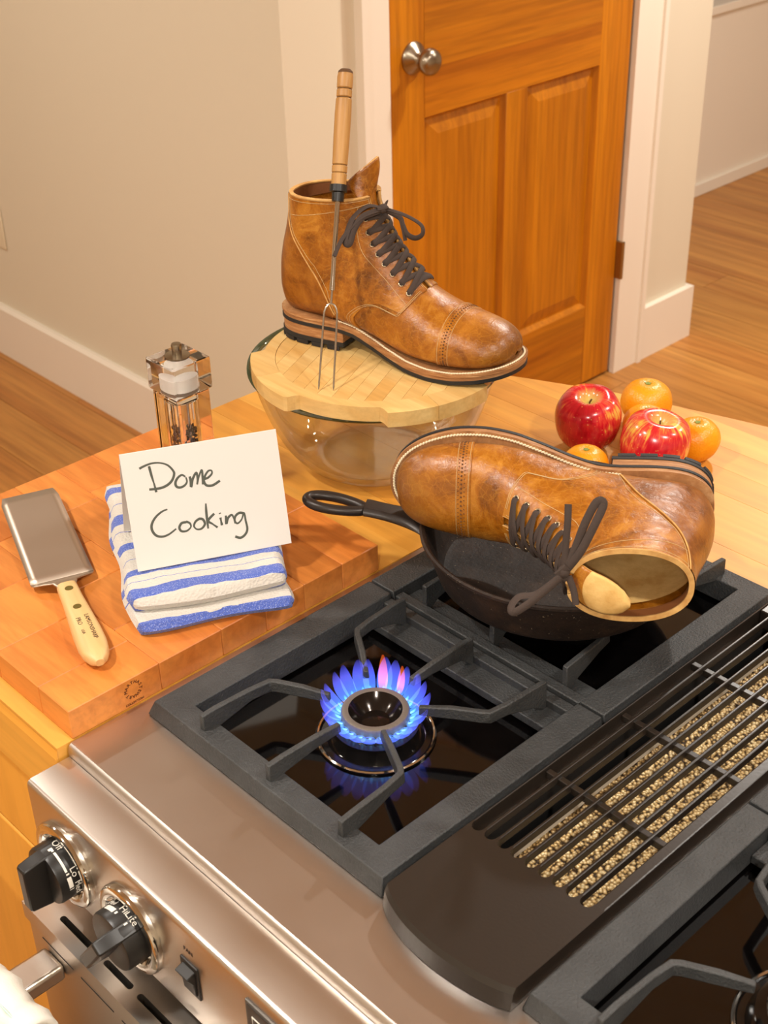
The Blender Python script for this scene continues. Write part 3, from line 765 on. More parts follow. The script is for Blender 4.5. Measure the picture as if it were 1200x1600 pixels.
MB().box(slots[0]-.0050, slots[-1]+.0050, SY1, .596, .0006, VZ).build('rear_rail', 'vent', vg, smooth=False, bevel=.0012)
for yy in (.2520, .3520, .4525):
    MB().box(slots[0]-.005, slots[-1]+.005, yy-.0028, yy+.0028, .0100, .0170).build('crossbar', 'vent', vg, smooth=False, bevel=.0006)
# wire mesh filter leaning in the well
ft = thing('mesh_filter', 'brass coloured wire mesh filter inside the vent opening', 'filter', (.40, .36, -.05))
fpts = []
for i in range(7):
    row = []
    for j in range(60):
        xx = .3565+(.4490-.3565)*i/6; yy = .1505+(.5870-.1505)*j/59
        row.append((xx, yy, -.0055-.009*i/6+.0010*math.sin(j*1.7+i*2.1)))
    fpts.append(row)
fmesh = MB().grid(fpts).build('mesh', 'filter', ft); sd = fmesh.modifiers.new('solid', 'SOLIDIFY'); sd.thickness = .006; sd.offset = -1
MB().tube([(.3560, .150, -.005), (.3560, .588, -.005)], .0036, 8).build('frame', 'filterframe', ft)

# gas flame ring on the lit burner
fl_ = thing('gas_flame', 'ring of blue gas flames around the front burner', 'flame', (BCX, BY1, .0132))
def tongue(ang, r0, reach, rise, wid, mat, name='flame_tongue', z0=.0130):
    nu, nv = 12, 10; m = MB(); pts = []; uvs = []
    for i in range(nu+1):
        f = i/nu
        rr = r0+reach*(1-(1-f)**1.5); zz = z0+rise*f**1.35
        ww = wid*(math.sin(PI*(f*.86+.12)))**.7+.0002
        hh = ww*.42
        row = []
        for j in range(nv):
            a = 2*PI*j/nv; lx = rr-math.sin(a)*hh*.6; ly = math.cos(a)*ww; lz = zz+math.sin(a)*hh*.8
            row.append((BCX+lx*math.cos(ang)-ly*math.sin(ang), BY1+lx*math.sin(ang)+ly*math.cos(ang), lz))
        pts.append(row)
    m.grid(pts, wrap_v=True)
    o = m.build(name, mat, fl_, weld=False, fixn=False)
    uvl = o.data.uv_layers.new(name='UVMap')
    for lp in o.data.loops: uvl.data[lp.index].uv = ((lp.vertex_index//nv)/nu, 0)
    return o
for i in range(24):
    a = 2*PI*(i+.5)/24+random.uniform(-.05, .05)
    back = .5+.5*math.cos(a-2.33)
    tongue(a, .0298, .0165+.002*random.random(), .0150+.0085*back+.005*random.random(), random.uniform(.0052, .0072), 'flame')
    tongue(a, .0300, .0055, .0050, .0011, 'flame_core', 'flame_core')
tongue(2.20, .034, .006, .036, .0042, 'flame_tip'); tongue(1.78, .036, .007, .026, .0036, 'flame_tip')

# ------------------------------------------------------------------ skillet
SKX, SKY, SKZ = .163, .457, .0337
sk = thing('skillet', 'black cast iron skillet holding the tipped boot', 'skillet', (SKX, SKY, SKZ))
po = [(0, 0), (.100, 0), (.108, .0008), (.1135, .0035), (.1180, .009), (.1300, .046), (.1318, .0495), (.1345, .0510), (.1345, .0535), (.1325, .0545), (.1300, .0535), (.1275, .0490), (.1155, .0125), (.1110, .0065), (.1040, .0050), (0, .0050)]
MB().lathe(po, 72, c=(SKX, SKY, SKZ)).build('pan', 'skillet', sk)
ha = math.atan2(.31-SKY, -.0475-SKX); hd = Vector((math.cos(ha), math.sin(ha), 0)); hn = Vector((-hd.y, hd.x, 0))
def hp(r_, l, z): return Vector((SKX, SKY, SKZ))+hd*r_+hn*l+Vector((0, 0, z))
hm = MB()
# handle as a teardrop ring (hanging hole) widening into a solid neck
def hsec(r_, w_, z, t): return [hp(r_, -w_, z), hp(r_, -w_*.8, z+t), hp(r_, w_*.8, z+t), hp(r_, w_, z), hp(r_, w_*.7, z-t), hp(r_, -w_*.7, z-t)]
secs = [hsec(.1285, .030, .0460, .0045), hsec(.138, .0215, .0470, .0055), hsec(.152, .0155, .0495, .0062), hsec(.168, .0132, .0525, .0062), hsec(.182, .0135, .0550, .0060), hsec(.190, .0140, .0560, .0060)]
hm.grid(secs, wrap_v=True); hm.add(secs[0], [(0, 1, 2, 3, 4, 5)]); hm.add(secs[-1], [(5, 4, 3, 2, 1, 0)])
ring = []
for i in range(28):
    a = 2*PI*i/28
    L_ = .0295*math.cos(a); W_ = .0112*math.sin(a)*(1.0-.25*math.cos(a)) 
    ring.append(hp(.2195-L_, W_, .0575+.0035*(-L_/.03)))
hm.tube(ring, .0056, 10, closed=True, flat=.95)
hm.build('handle', 'handleiron', sk, subsurf=1)

# ------------------------------------------------------------------ glass bowl with a bamboo board on top
BX, BY = -.1765, .5330
gb = thing('glass_bowl', 'clear glass mixing bowl under the round bamboo board', 'bowl', (BX, BY, 0))
out = [(0, .0012), (.060, .0012), (.072, .0020), (.081, .0060), (.092, .0150), (.108, .0350), (.121, .0620), (.131, .0900), (.1385, .1180), (.1410, .1235)]
inn = [(.1365, .1235), (.1335, .1170), (.1260, .0900), (.1160, .0630), (.1030, .0380), (.088, .0200), (.076, .0120), (.060, .0085), (0, .0078)]
MB().lathe([tuple(p) for p in cr(out, 4)]+[tuple(p) for p in cr(inn, 4)], 72, c=(BX, BY, 0)).build('bowl_body', 'bowl', gb, angle=60)
MB().lathe([(.1372, .1190), (.1405, .1185), (.1432, .1215), (.1428, .1245), (.1400, .1257), (.1370, .1245)], 72, c=(BX, BY, 0), closed=True).build('rim', 'bowlrim', gb)
LX, LY, LZ0, LZ1 = -.1560, .5230, .1262, .1430
ld = thing('bamboo_board', 'round bamboo board with notched edge on the glass bowl', 'cutting board', (LX, LY, LZ0))
notches = [(176, 223), (273, 320), (10, 57), (100, 145)]
def rout(deg):
    d = deg % 360; R_, r_ = .1425, .1290
    for a, b in notches:
        if a <= d <= b:
            e = min(d-a, b-d); return R_-(R_-r_)*min(1, e/3.0)**.6
    return R_
RI = .1150
segs = [(248, 342), (342, 439), (79, 162), (162, 248)]
for a0, a1 in segs:
    a1_ = a1 if a1 > a0 else a1+360
    nn = 60; poly = []
    for i in range(nn+1):
        d = a0+.08+(a1_-a0-.16)*i/nn; poly.append((LX+rout(d)*math.cos(math.radians(d)), LY+rout(d)*math.sin(math.radians(d))))
    inner = []
    for i in range(nn, -1, -1):
        d = a0+.08+(a1_-a0-.16)*i/nn; inner.append((LX+(RI+.0003)*math.cos(math.radians(d)), LY+(RI+.0003)*math.sin(math.radians(d))))
    m = MB(); k = nn+1
    top_o = [(x, y, LZ1) for x, y in poly]; top_i = [(x, y, LZ1) for x, y in inner[::-1]]
    bot_o = [(x, y, LZ0) for x, y in poly]; bot_i = [(x, y, LZ0) for x, y in inner[::-1]]
    m.grid([bot_i, bot_o, top_o, top_i], wrap_u=True)
    m.add([bot_i[0], bot_o[0], top_o[0], top_i[0]], [(0, 1, 2, 3)]); m.add([bot_i[-1], bot_o[-1], top_o[-1], top_i[-1]], [(3, 2, 1, 0)])
    m.build('rim_segment', 'bamboo', ld, smooth=False, weld=True)
# inner strips
sd_ = Vector((.427, -.904)); sn_ = Vector((.904, .427)); nst = 13
for i in range(nst):
    o0 = -RI+2*RI*i/nst+.0002; o1 = -RI+2*RI*(i+1)/nst-.0002; poly = []
    ends = []
    for s_ in (1, -1):
        rowp = []
        for j in range(7):
            oo = o0+(o1-o0)*j/6; h_ = math.sqrt(max(0, RI*RI-oo*oo))*s_
            rowp.append((LX+sn_.x*oo+sd_.x*h_, LY+sn_.y*oo+sd_.y*h_))
        ends.append(rowp)
    poly = ends[0]+ends[1][::-1]
    MB().prism(poly, LZ0, LZ1-.0006).build('strip', 'bamboo', ld, smooth=False, weld=True)

# ------------------------------------------------------------------ boots
RINGS = np.array([
 (.2810,.0300,.2800,.0260,.0035,.5,2.0,2.0),(.2790,.0390,.2790,.0230,.0170,.45,2.0,2.4),(.2730,.0475,.2740,.0205,.0270,.4,2.0,2.8),
 (.2620,.0540,.2650,.0180,.0355,.36,2.0,3.2),(.2480,.0580,.2500,.0155,.0415,.32,2.05,3.5),(.2280,.0620,.2300,.0140,.0455,.30,2.1,3.6),
 (.2050,.0690,.2050,.0130,.0475,.30,2.1,3.6),(.1850,.0810,.1750,.0145,.0455,.30,2.0,3.6),(.1700,.0940,.1450,.0200,.0415,.32,2.0,3.4),
 (.1570,.1080,.1100,.0265,.0380,.35,2.0,3.0),(.1460,.1220,.0600,.0310,.0365,.38,2.05,2.6),(.1380,.1340,.0140,.0315,.0360,.42,2.1,2.4),
 (.1320,.1440,.0010,.0490,.0360,.45,2.15,2.3),(.1275,.1520,.0000,.0780,.0355,.48,2.2,2.25),(.1240,.1590,.0040,.1030,.0350,.5,2.2,2.2),
 (.1215,.1650,.0105,.1260,.0345,.5,2.2,2.2),(.1205,.1695,.0150,.1470,.0345,.5,2.2,2.2),(.1200,.1740,.0165,.1660,.0350,.5,2.2,2.2)])
for _c in (0, 2): RINGS[:, _c] += .011*np.clip((RINGS[:, _c]-.19)/.09, 0, 1)
NR = len(RINGS)-1
def brow(u):
    u = min(max(u, 0.), NR-1e-9); i = int(u); f = u-i
    p1 = RINGS[i]; p2 = RINGS[i+1]; p0 = RINGS[max(i-1, 0)]; p3 = RINGS[min(i+2, NR)]
    m1 = (p2-p0)/2 if i > 0 else p2-p1; m2 = (p3-p1)/2 if i+2 <= NR else p2-p1
    f2 = f*f; f3 = f2*f
    return (2*f3-3*f2+1)*p1+(f3-2*f2+f)*m1+(-2*f3+3*f2)*p2+(f3-f2)*m2
def BS0(u, v):
    Fx, Fz, Bx, Bz, w_, t0, nu, nl = brow(u)
    c = math.cos(v); s = math.sin(v)
    if c > 0: e = 2/nl; T = t0*(1-c**e); y = w_*abs(s)**e
    else: e = 2/nu; T = t0+(1-t0)*(-c)**e; y = w_*abs(s)**e
    if s < 0: y = -y
    return np.array([Bx+(Fx-Bx)*T, y, Bz+(Fz-Bz)*T])
def BS(u, v, off=0.):
    P = BS0(u, v)
    if off:
        h = .02
        a = BS0(min(u+h, NR), v)-BS0(max(u-h, 0), v); b = BS0(u, v+h)-BS0(u, v-h)
        n_ = np.cross(a, b); l = np.linalg.norm(n_)
        if l > 1e-12: P = P+n_/l*off
    return P
SB = np.array([(-.01,.0225),(.085,.0225),(.105,.0195),(.125,.0135),(.15,.0075),(.18,.0018),(.21,.0),(.24,.0015),(.265,.005),(.305,.0130)])
def sole_z(x): return float(np.interp(x, SB[:, 0], SB[:, 1]))
OUT = [(-.0030,0),(-.0012,.0130),(.0045,.0230),(.0150,.0305),(.03,.0348),(.052,.0356),(.08,.0340),(.105,.0328),(.13,.0360),(.16,.0440),(.19,.0510),(.215,.0535),(.237,.0520),(.256,.0465),(.271,.0385),(.281,.0285),(.2870,.0170),(.2895,.0070),(.2898,0)]
OUT = [(x+.011*min(max((x-.19)/.1, 0), 1), y) for x, y in OUT]
OUTD = cr(OUT, 5)
HBX = .092
def vth(u): return PI-(.10+.17*min(max((u-6.6)/10.4, 0), 1))
UC = 5.55
_UQ = np.array(cr([(0, 8.9), (.6, 8.95), (.95, 9.1), (1.30, 9.25), (1.58, 9.15), (1.80, 8.75), (1.93, 7.95), (1.99, 7.52), (2.12, 7.36), (2.46, 7.12), (2.95, 6.95), (3.2, 6.9)], 6))
def side_v(u, curve):      # v on ring u where the side view crosses a curve z(x)
    best = None
    for i in range(120):
        v = .12+1.9*i/119; P = BS0(u, v); e = P[0]-float(np.interp(P[2], curve[:, 1], curve[:, 0]))
        if best is not None and best[1] <= 0 < e or (best is not None and best[1] >= 0 > e): return v-(1.9/119)*abs(e)/(abs(e)+abs(best[1])+1e-12)
        best = (v, e)
    return .2
_CC = np.array(cr([(.0920, .020), (.0860, .040), (.0765, .0620), (.0620, .0870), (.0430, .1110), (.0300, .1270), (.0235, .1420), (.0215, .1580), (.0215, .1720)], 5))
_VC = np.array([(9.6+7.4*i/60, side_v(9.6+7.4*i/60, _CC)) for i in range(61)])
def uq(av):          # front edge of the quarters as a function of |v|
    return float(np.interp(av, _UQ[:, 0], _UQ[:, 1]))
def vc(u):           # half angle of the heel counter
    return float(np.interp(u, _VC[:, 0], _VC[:, 1]))
EYE = [(7.6, 2.56), (8.25, 2.56), (8.95, 2.54), (9.62, 2.54), (10.28, 2.56), (11.1, 2.585), (12.15, 2.60), (13.6, 2.63)]
def layer(z0, z1, inset=0., xmax=None):
    m = MB(); st = [(x, max(0, y_-inset)) for x, y_ in OUTD]
    if inset: st = [(.148+(x-.148)*(1-inset/.15), y_) for x, y_ in st]
    if xmax is not None:
        st2 = [p for p in st if p[0] < xmax]; st2.append((xmax, float(np.interp(xmax, [p[0] for p in st], [p[1] for p in st])))); st = st2
    pr = []
    for x, y_ in st:
        zb = sole_z(x) if not callable(z0) else 0
        a = z0(x) if callable(z0) else zb+z0; b = z1(x) if callable(z1) else zb+z1
        pr.append([(x, -y_, a), (x, y_, a), (x, y_, b), (x, -y_, b)])
    m.grid(pr, wrap_v=True)
    if xmax is not None: m.add(pr[-1], [(0, 1, 2, 3)])
    return m
def make_boot(mat4, label, bow, tongue_tip, curl, twist=0., side=0., round_=0.):
    bt = thing('boot', label, 'boot', mat=mat4, group='pair of tan leather boots')
    NV = 72
    vv = [-PI+2*PI*j/NV for j in range(NV)]
    # vamp under everything
    m = MB(); rows_ = []
    for i in range(56):
        f = i/55; rows_.append([BS(f*(max(7.0, uq(abs(v))+.55) if abs(v) < 2.80 else 7.0), v) for v in vv])
    m.grid(rows_, wrap_v=True); m.build('vamp', 'leather', bt, weld=True)
    # toe cap, a raised layer ending in a lip
    m = MB(); rows_ = []
    for i in range(40):
        f = i/39; rows_.append([BS(f*UC+.0001, v, .0011) for v in vv])
    rows_.append([BS(UC+.01, v, -.0004) for v in vv])
    m.grid(rows_, wrap_v=True); m.build('toe_cap', 'leather_toe', bt, weld=True)
    # quarters: one sheet from facing to facing around the heel, with inner lining and raw edges
    NQ, NU = 110, 64
    def qpt(tj, si, off, u_lo=None):
        t = -1+2*tj; av = abs(t)
        u = None
        v0 = av*vth(17)
        a = uq(v0) if u_lo is None else u_lo
        u = a+(17-a)*si
        v = math.copysign(av*vth(u), t)
        return BS(u, v, off)
    outer = [[qpt(j/NQ, i/NU, .0012) for j in range(NQ+1)] for i in range(NU+1)]
    first = [[qpt(j/NQ, 0, -.0004) for j in range(NQ+1)]]
    m = MB().grid(first+outer); m.build('quarters', 'leather', bt)
    inner = [[qpt(j/NQ, i/30, -.0022, 6.95) for j in range(NQ+1)] for i in range(31)]
    band = [r_ for r_ in inner[25:]]; low_ = inner[:26]
    m = MB().grid(low_, flip=True); m.build('lining', 'suede', bt)
    m = MB().grid([[BS(*(lambda q_: (q_[0], q_[1]))((16.2+.8*i/5, math.copysign(abs(-1+2*j/NQ)*vth(16.2+.8*i/5), -1+2*j/NQ))), -.0026) for j in range(NQ+1)] for i in range(6)], flip=True)
    m.build('collar_lining', 'lining', bt)
    # raw light edge of the collar and facings
    loop = [('c', j/NQ) for j in range(NQ+1)]
    m = MB()
    ro = [qpt(j/NQ, 1, .0014) for j in range(NQ+1)]; ri_ = [qpt(j/NQ, 1, -.0028) for j in range(NQ+1)]
    upv = np.array([0, 0, .0012])
    m.grid([[p-upv*.3 for p in ro], [p+upv for p in ro], [p+upv for p in ri_], [p-upv*.3 for p in ri_]])
    for t in (0, 1):
        e0 = [qpt(t, i/NU, .0014) for i in range(NU+1)]; e1 = [qpt(t, i/NU, -.0016) for i in range(NU+1)]
        m.grid([e0, e1])
    o = m.build('raw_edge', 'rawedge', bt); sd = o.modifiers.new('s', 'SOLIDIFY'); sd.thickness = .0006; sd.offset = 0
    # heel counter
    rows_ = []
    for i in range(44):
        u = 9.75+(16.95-9.75)*i/43; c = vc(u)
        rowp = [BS(u, -c-.008, .0010)]+[BS(u, c*(-1+2*j/28), .0024) for j in range(29)]+[BS(u, c+.008, .0010)]
        rows_.append(rowp)
    MB().grid(rows_).build('heel_counter', 'leather_heel', bt)
    for s in (-1, 1):
        MB().tube([BS(9.75+(16.95-9.75)*i/60, s*vc(9.75+(16.95-9.75)*i/60), .0022) for i in range(61)], .0007, 6).build('counter_piping', 'rawedge', bt)
    # stitching
    st = MB()
    def stitch(f, n_, r_=.00022): st.tube([f(i/n_) for i in range(n_+1)], r_, 5)
    for s in (-1, 1):
        for d in (.05, .11):
            stitch(lambda t: BS(uq(.6+t*2.25)+d*1.3+.05, s*(.6+t*2.25), .0014), 60)
        stitch(lambda t: BS(7.2+9.8*t, s*(vth(7.2+9.8*t)-.055), .0014), 40)
        stitch(lambda t: BS(9.75+7.2*t, s*(vc(9.75+7.2*t)+.05), .0014), 50)
        stitch(lambda t: BS(15.75, s*(.30+(vth(15.75)-.34)*t), .0014), 40)
        stitch(lambda t: BS(16.75, s*(.22+(vth(16.75)-.26)*t), .0014), 40)
        stitch(lambda t: BS(float(np.interp(t, [0, .4, .7, 1], [7.45, 10.6, 13.5, 15.7])), s*float(np.interp(t, [0, .4, .7, .88, 1], [2.34, 2.36, 2.40, 2.46, 2.50])), .0014), 50)
    st.build('stitching', 'thread', bt)
    st = MB()
    for du in (-.06, -.50): st.tube([BS(UC+du, -2.1+2*(2.1)*i/80 if 0 else (1.05+(2*PI-2.1)*i/80), .0012) for i in range(81)], .00022, 5)
    st.build('cap_stitching', 'thread', bt)
    dots = MB()
    for i in range(46):
        v = 1.12+(2*PI-2.24)*i/45
        for du, rr in ((-.20, .0006), (-.31, .0010), (-.42, .0006)):
            P = BS(UC+du, v+(.03 if rr < .0009 else 0), .0011); dots.sphere(P, rr, 6, 4, (1, 1, 1))
    tag(dots.build('broguing', 'thread_dark', bt), kind='stuff')
    # sole stack
    layer(.0080, .0114).build('welt', 'soleleather', bt, angle=50)
    layer(.0038, .0080, .0010).build('midsole', 'soleleather', bt, angle=50)
    layer(-.0002, .0038, .0002).build('outsole', 'rubber', bt, angle=50)
    layer(lambda x: .0100, lambda x: .0227, .0012, HBX).build('heel_stack', 'soleleather', bt, smooth=False)
    m = layer(lambda x: .0048, lambda x: .0100, .0004, HBX+.001)
    # lugs around the heel lift
    peri = [(x, y_) for x, y_ in OUTD if x < HBX]
    pl = [(x, -y_) for x, y_ in peri[::-1]]+[(x, y_) for x, y_ in peri[1:]]
    seg_ = []; d = 0
    for (xa, ya), (xb, yb) in zip(pl, pl[1:]): seg_.append(math.hypot(xb-xa, yb-ya))
    tot = sum(seg_); nl_ = 11
    def at(dd):
        for s_, (a, b) in zip(seg_, zip(pl, pl[1:])):
            if dd <= s_: f = dd/s_; return Vector((a[0]+(b[0]-a[0])*f, a[1]+(b[1]-a[1])*f))
            dd -= s_
        return Vector(pl[-1])
    cen = Vector((.045, 0))
    for i in range(nl_):
        d0 = tot*i/nl_+.0025; d1 = tot*(i+1)/nl_-.0025
        ptsl = [at(d0+(d1-d0)*k_/4) for k_ in range(5)]; inn_ = [p+(cen-p).normalized()*.016 for p in ptsl]
        m.prism([tuple(p) for p in ptsl]+[tuple(p) for p in inn_[::-1]], .0, .0049)
    m.build('heel_lift', 'rubber', bt, smooth=False)
    # welt stitching beads
    wb = MB()
    ol = [(x, y_) for x, y_ in OUTD if x > .085]; full = [(x, -y_) for x, y_ in ol]+[(x, y_) for x, y_ in ol[::-1]]
    acc = 0; nxt = 0
    for (xa, ya), (xb, yb) in zip(full, full[1:]):
        L_ = math.hypot(xb-xa, yb-ya)
        if L_ < 1e-7: continue
        tx, ty = (xb-xa)/L_, (yb-ya)/L_; q = 0
        while nxt < acc+L_:
            f = (nxt-acc)/L_; px, py = xa+(xb-xa)*f, ya+(yb-ya)*f
            ix, iy = -ty, tx
            if (cenx := .2-px)*ix+(-py)*iy < 0: ix, iy = -ix, -iy
            c_ = Vector((px+ix*.0036, py+iy*.0036, sole_z(px)+.0117))
            k0 = len(wb.v); wb.sphere((0, 0, 0), 1, 6, 4)
            aa = math.atan2(ty, tx)+.45
            for k_ in range(k0, len(wb.v)):
                x_, y_, z_ = wb.v[k_]; x_ *= .0021; y_ *= .0012; z_ *= .0010
                wb.v[k_] = (c_.x+x_*math.cos(aa)-y_*math.sin(aa), c_.y+x_*math.sin(aa)+y_*math.cos(aa), c_.z+z_)
            nxt += .0031
        acc += L_
    tag(wb.build('welt_stitching', 'thread_light', bt), kind='stuff')
    # tongue
    rows_ = []
    for i in range(40):
        u = 6.6+10.4*i/39; hw = .30+.32*i/39
        rows_.append([BS(u, PI+hw*(-1+2*j/12), -.0034) for j in range(13)])
    last = rows_[-1]; cpt = np.mean(last, axis=0)
    for i in range(1, 11):
        f = i/10; base = np.array(tongue_tip)*f
        sh = 1-.10*f**3
        if round_: sh = math.sqrt(max(.02, 1-(max(0, f-.45)/.56)**2))
        rowp = []
        for j in range(13):
            q = (last[j]-cpt)*np.array([1, sh, 1]); t = -1+2*j/12; ph_ = twist*f
            q = np.array([q[0]*math.cos(ph_)-q[1]*math.sin(ph_), q[0]*math.sin(ph_)+q[1]*math.cos(ph_), q[2]])
            rowp.append(cpt+q+base+np.array([-curl*f*f*(1-t*t*.3), 0, -.003*f*f*t*t-.25*curl*f*f+.006*f*t*side]))
        rows_.append(rowp)
    o = MB().grid(rows_).build('tongue', 'leather', bt); o.data.materials.append(M['suede']); o.data.materials.append(M['rawedge'])
    if round_:
        for p in o.data.polygons:
            if p.index >= 42*12: p.material_index = 1
    sd = o.modifiers.new('s', 'SOLIDIFY'); sd.thickness = .0026; sd.offset = -1; sd.material_offset = 1; sd.material_offset_rim = 2
    # eyelets
    em = None
    for s in (-1, 1):
        for u, v in EYE:
            P = BS(u, s*v, .0016); Q = BS(u, s*v, .0036); nrm = Vector(Q-P).normalized()
            if em is None:
                b_ = MB().lathe([(.0016, -.0004), (.0019, .0007), (.0026, .0009), (.0032, .0004), (.0033, -.0004)], 16); em = b_.mesh('eyelet')
                em.materials.append(M['eyelet'])
                for p in em.polygons: p.use_smooth = True
                bd = MB().lathe([(0, .0002), (.0019, .0002)], 12); hmesh = bd.mesh('eyelet_hole'); hmesh.materials.append(M['dark'])
            o = bpy.data.objects.new('eyelet', em); link(o, bt); o.location = P; o.rotation_euler = nrm.to_track_quat('Z', 'Y').to_euler()
            h_ = bpy.data.objects.new('eyelet_hole', hmesh); link(h_, o)
    # lace
    lc = MB()
    def strand(pts, w_=.0032, flat=.30, ups=None): lc.tube(pts, w_, 8, flat=flat, updir=ups)
    def E(i, s, off=.0028): return BS(EYE[i][0], s*EYE[i][1], off)
    def over(i, s, j, s2, lift):
        a = E(i, s, .0012); b = E(j, s2, .0012)
        a2 = BS(EYE[i][0], s*(EYE[i][1]+.10), .0034); b2 = BS(EYE[j][0], s2*(EYE[j][1]+.10), .0034)
        um = (EYE[i][0]+EYE[j][0])/2
        mid = BS(um, PI, lift)
        pts = cr([a, a2, mid, b2, b], 6)
        ups = []
        nmid = Vector(BS(um, PI, .01)-BS(um, PI)).normalized(); na = Vector(BS(EYE[i][0], s*EYE[i][1], .01)-BS(EYE[i][0], s*EYE[i][1])).normalized(); nb = Vector(BS(EYE[j][0], s2*EYE[j][1], .01)-BS(EYE[j][0], s2*EYE[j][1])).normalized()
        for k_ in range(len(pts)):
            f = k_/(len(pts)-1); ups.append(na.lerp(nmid, min(1, f*2)) if f < .5 else nmid.lerp(nb, (f-.5)*2))
        strand(pts, ups=ups)
    over(0, -1, 0, 1, .0030)
    for i in range(7):
        over(i, -1, i+1, 1, .0042); over(i, 1, i+1, -1, .0026)
    kp = bow['knot']
    for s in (-1, 1): strand(cr([E(7, s, .0012), BS(14.3, s*(EYE[7][1]+.12), .005), kp], 6))
    lc.sphere(kp, .0055, 12, 8, (1.0, 1.15, .9)); lc.tube([(kp[0]-.003, kp[1]-.006, kp[2]+.001), (kp[0]+.004, kp[1], kp[2]+.002), (kp[0]-.003, kp[1]+.006, kp[2]+.001)], .004, 8, flat=.6)
    for key, pts in bow.items():
        if key == 'knot': continue
        strand(cr(pts, 6), .0036 if 'loop' in key else .0030, .36 if 'loop' in key else .5)
    lc.build('lace', 'lace', bt)
    return bt
def pose(R_, t): return Matrix(((R_[0][0], R_[0][1], R_[0][2], t[0]), (R_[1][0], R_[1][1], R_[1][2], t[1]), (R_[2][0], R_[2][1], R_[2][2], t[2]), (0, 0, 0, 1)))
ya_ = math.radians(15.80)
boot1 = make_boot(pose([[math.cos(ya_), -math.sin(ya_), 0], [math.sin(ya_), math.cos(ya_), 0], [0, 0, 1]], (-.2835, .5045, .1432)) @ Matrix.Diagonal((.981, 1, 1, 1)),
    'tan leather boot standing upright on the bamboo board',
    {'knot': (.133, -.007, .1625),
     'loopL': [(.1322,-.007,.1632),(.121,-.0168,.1666),(.1141,-.0342,.1599),(.115,-.0502,.1485),(.117,-.0577,.1403),(.1213,-.056,.1391),(.1196,-.0436,.1499),(.1214,-.0307,.1585),(.1278,-.018,.1611),(.1325,-.0076,.162)],
     'loopR': [(.1334,-.0063,.1631),(.1498,.0001,.1582),(.1629,.0041,.1528),(.1734,.0058,.1463),(.1762,.0021,.1389),(.1709,-.0035,.1356),(.1623,-.0061,.1392),(.1559,-.0041,.1473),(.151,-.0021,.1542),(.1362,-.0058,.1614)],
     'endR': [(.135,-.0039,.1613),(.1485,-.0005,.1547),(.1556,-.0037,.1443),(.1604,-.0069,.1321)],
     'endL': [(.1326,-.0102,.1622),(.1194,-.0327,.1575),(.1137,-.0572,.1437),(.112,-.0718,.1289)]},
    (-.002, -.004, .030), .004, math.radians(-50), -2.)
R2 = [[-.81413118, .01917276, .58036439], [-.58057227, -.0075358, -.81417384], [-.01123644, -.99978779, .0172663]]
boot2 = make_boot(pose(R2, (.26246, .55365, .12790)), 'tan leather boot lying on its side in the skillet',
    {'knot': (.1235, -.0125, .1775),
     'loopU': [(.1229,-.0147,.1767),(.1159,-.0301,.1718),(.1084,-.0537,.1642),(.1002,-.0705,.157),(.0944,-.0689,.1567),(.1009,-.0527,.1656),(.1105,-.0315,.1733),(.1213,-.0146,.1764)],
     'endU': [(.123,-.0161,.1759),(.1231,-.0363,.1707),(.1226,-.0554,.1661),(.1231,-.0688,.1604)],
     'loopD': [(.1237,-.011,.1791),(.136,-.0013,.1876),(.1494,.0084,.1964),(.162,.0149,.203),(.1646,.0114,.199),(.1585,.0058,.192),(.1449,.0044,.1882),(.1278,-.0077,.1796)],
     'endD': [(.1194,-.01,.1788),(.1144,.0014,.1823),(.1115,.0132,.1865)]},
    (-.024, .008, .022), .026, 0., 0., 1.)

# ------------------------------------------------------------------ roasting fork leaning on the boot
FT = Vector((-.1305, .4215, .1434)); FD = Vector((-.2634, .3690, .8913)).normalized()
ff = frame(FT, rt2-FD*rt2.dot(FD), FD)      # local x across, y along the fork
fk = thing('roasting_fork', 'two pronged roasting fork with wooden handle leaning on the boot', 'fork', mat=ff)
tp = []
for s in (-1, 1):
    pts = [(s*.0078, 0, 0), (s*.0074, .03, 0), (s*.0070, .074, 0), (s*.0062, .083, 0), (s*.0035, .0885, 0), (0, .0905, 0)]
    MB().tube(cr(pts, 5), [.0004]+[.0011]*25, 8).build('tine', 'wire', fk)
MB().tube([(0, .0895, 0), (0, .110, 0)], .0012, 8).build('shank', 'wire', fk)
sh_ = MB().tube([(0, .106, 0), (0, .198, 0)], .0026, 12).build('shaft', 'chrome', fk)
MB().tube([(0, .104, 0), (0, .112, 0)], .0031, 12).build('collar', 'chrome', sh_)
pv = lambda prof: [(r_, z_) for r_, z_ in prof]
MB().lathe([(0, .1955), (.0062, .1955), (.0066, .203), (.0066, .2045), (.0092, .2055), (.0092, .2125), (0, .2125)], 20, axis='y').xf(Matrix.Identity(4)).build('ferrule', 'plastic', fk)
hpf = [(0, .2120), (.0078, .2120), (.0080, .2235), (.0072, .2245), (.0080, .2255), (.0081, .2315), (.0070, .2325), (.0080, .2335), (.0085, .262), (.0086, .285), (.0082, .2995), (.0068, .3010), (.0080, .3022), (.0080, .3085), (.0068, .3098), (.0081, .3112), (.0083, .3220), (.0076, .3262), (.0050, .3290), (0, .3296)]
h_ = MB().lathe(hpf, 24, axis='y').build('handle', 'forkwood', fk, angle=30)
MB().lathe([(.0078, .3256), (.0074, .3277), (.0052, .3297), (0, .3303)], 24, axis='y').build('burnt_tip', 'stem', h_)
for z_ in (.2245, .2325, .3010, .3098): MB().lathe([(.0071, z_-.0006), (.0076, z_), (.0071, z_+.0006)], 24, axis='y').build('groove', 'stem', h_)

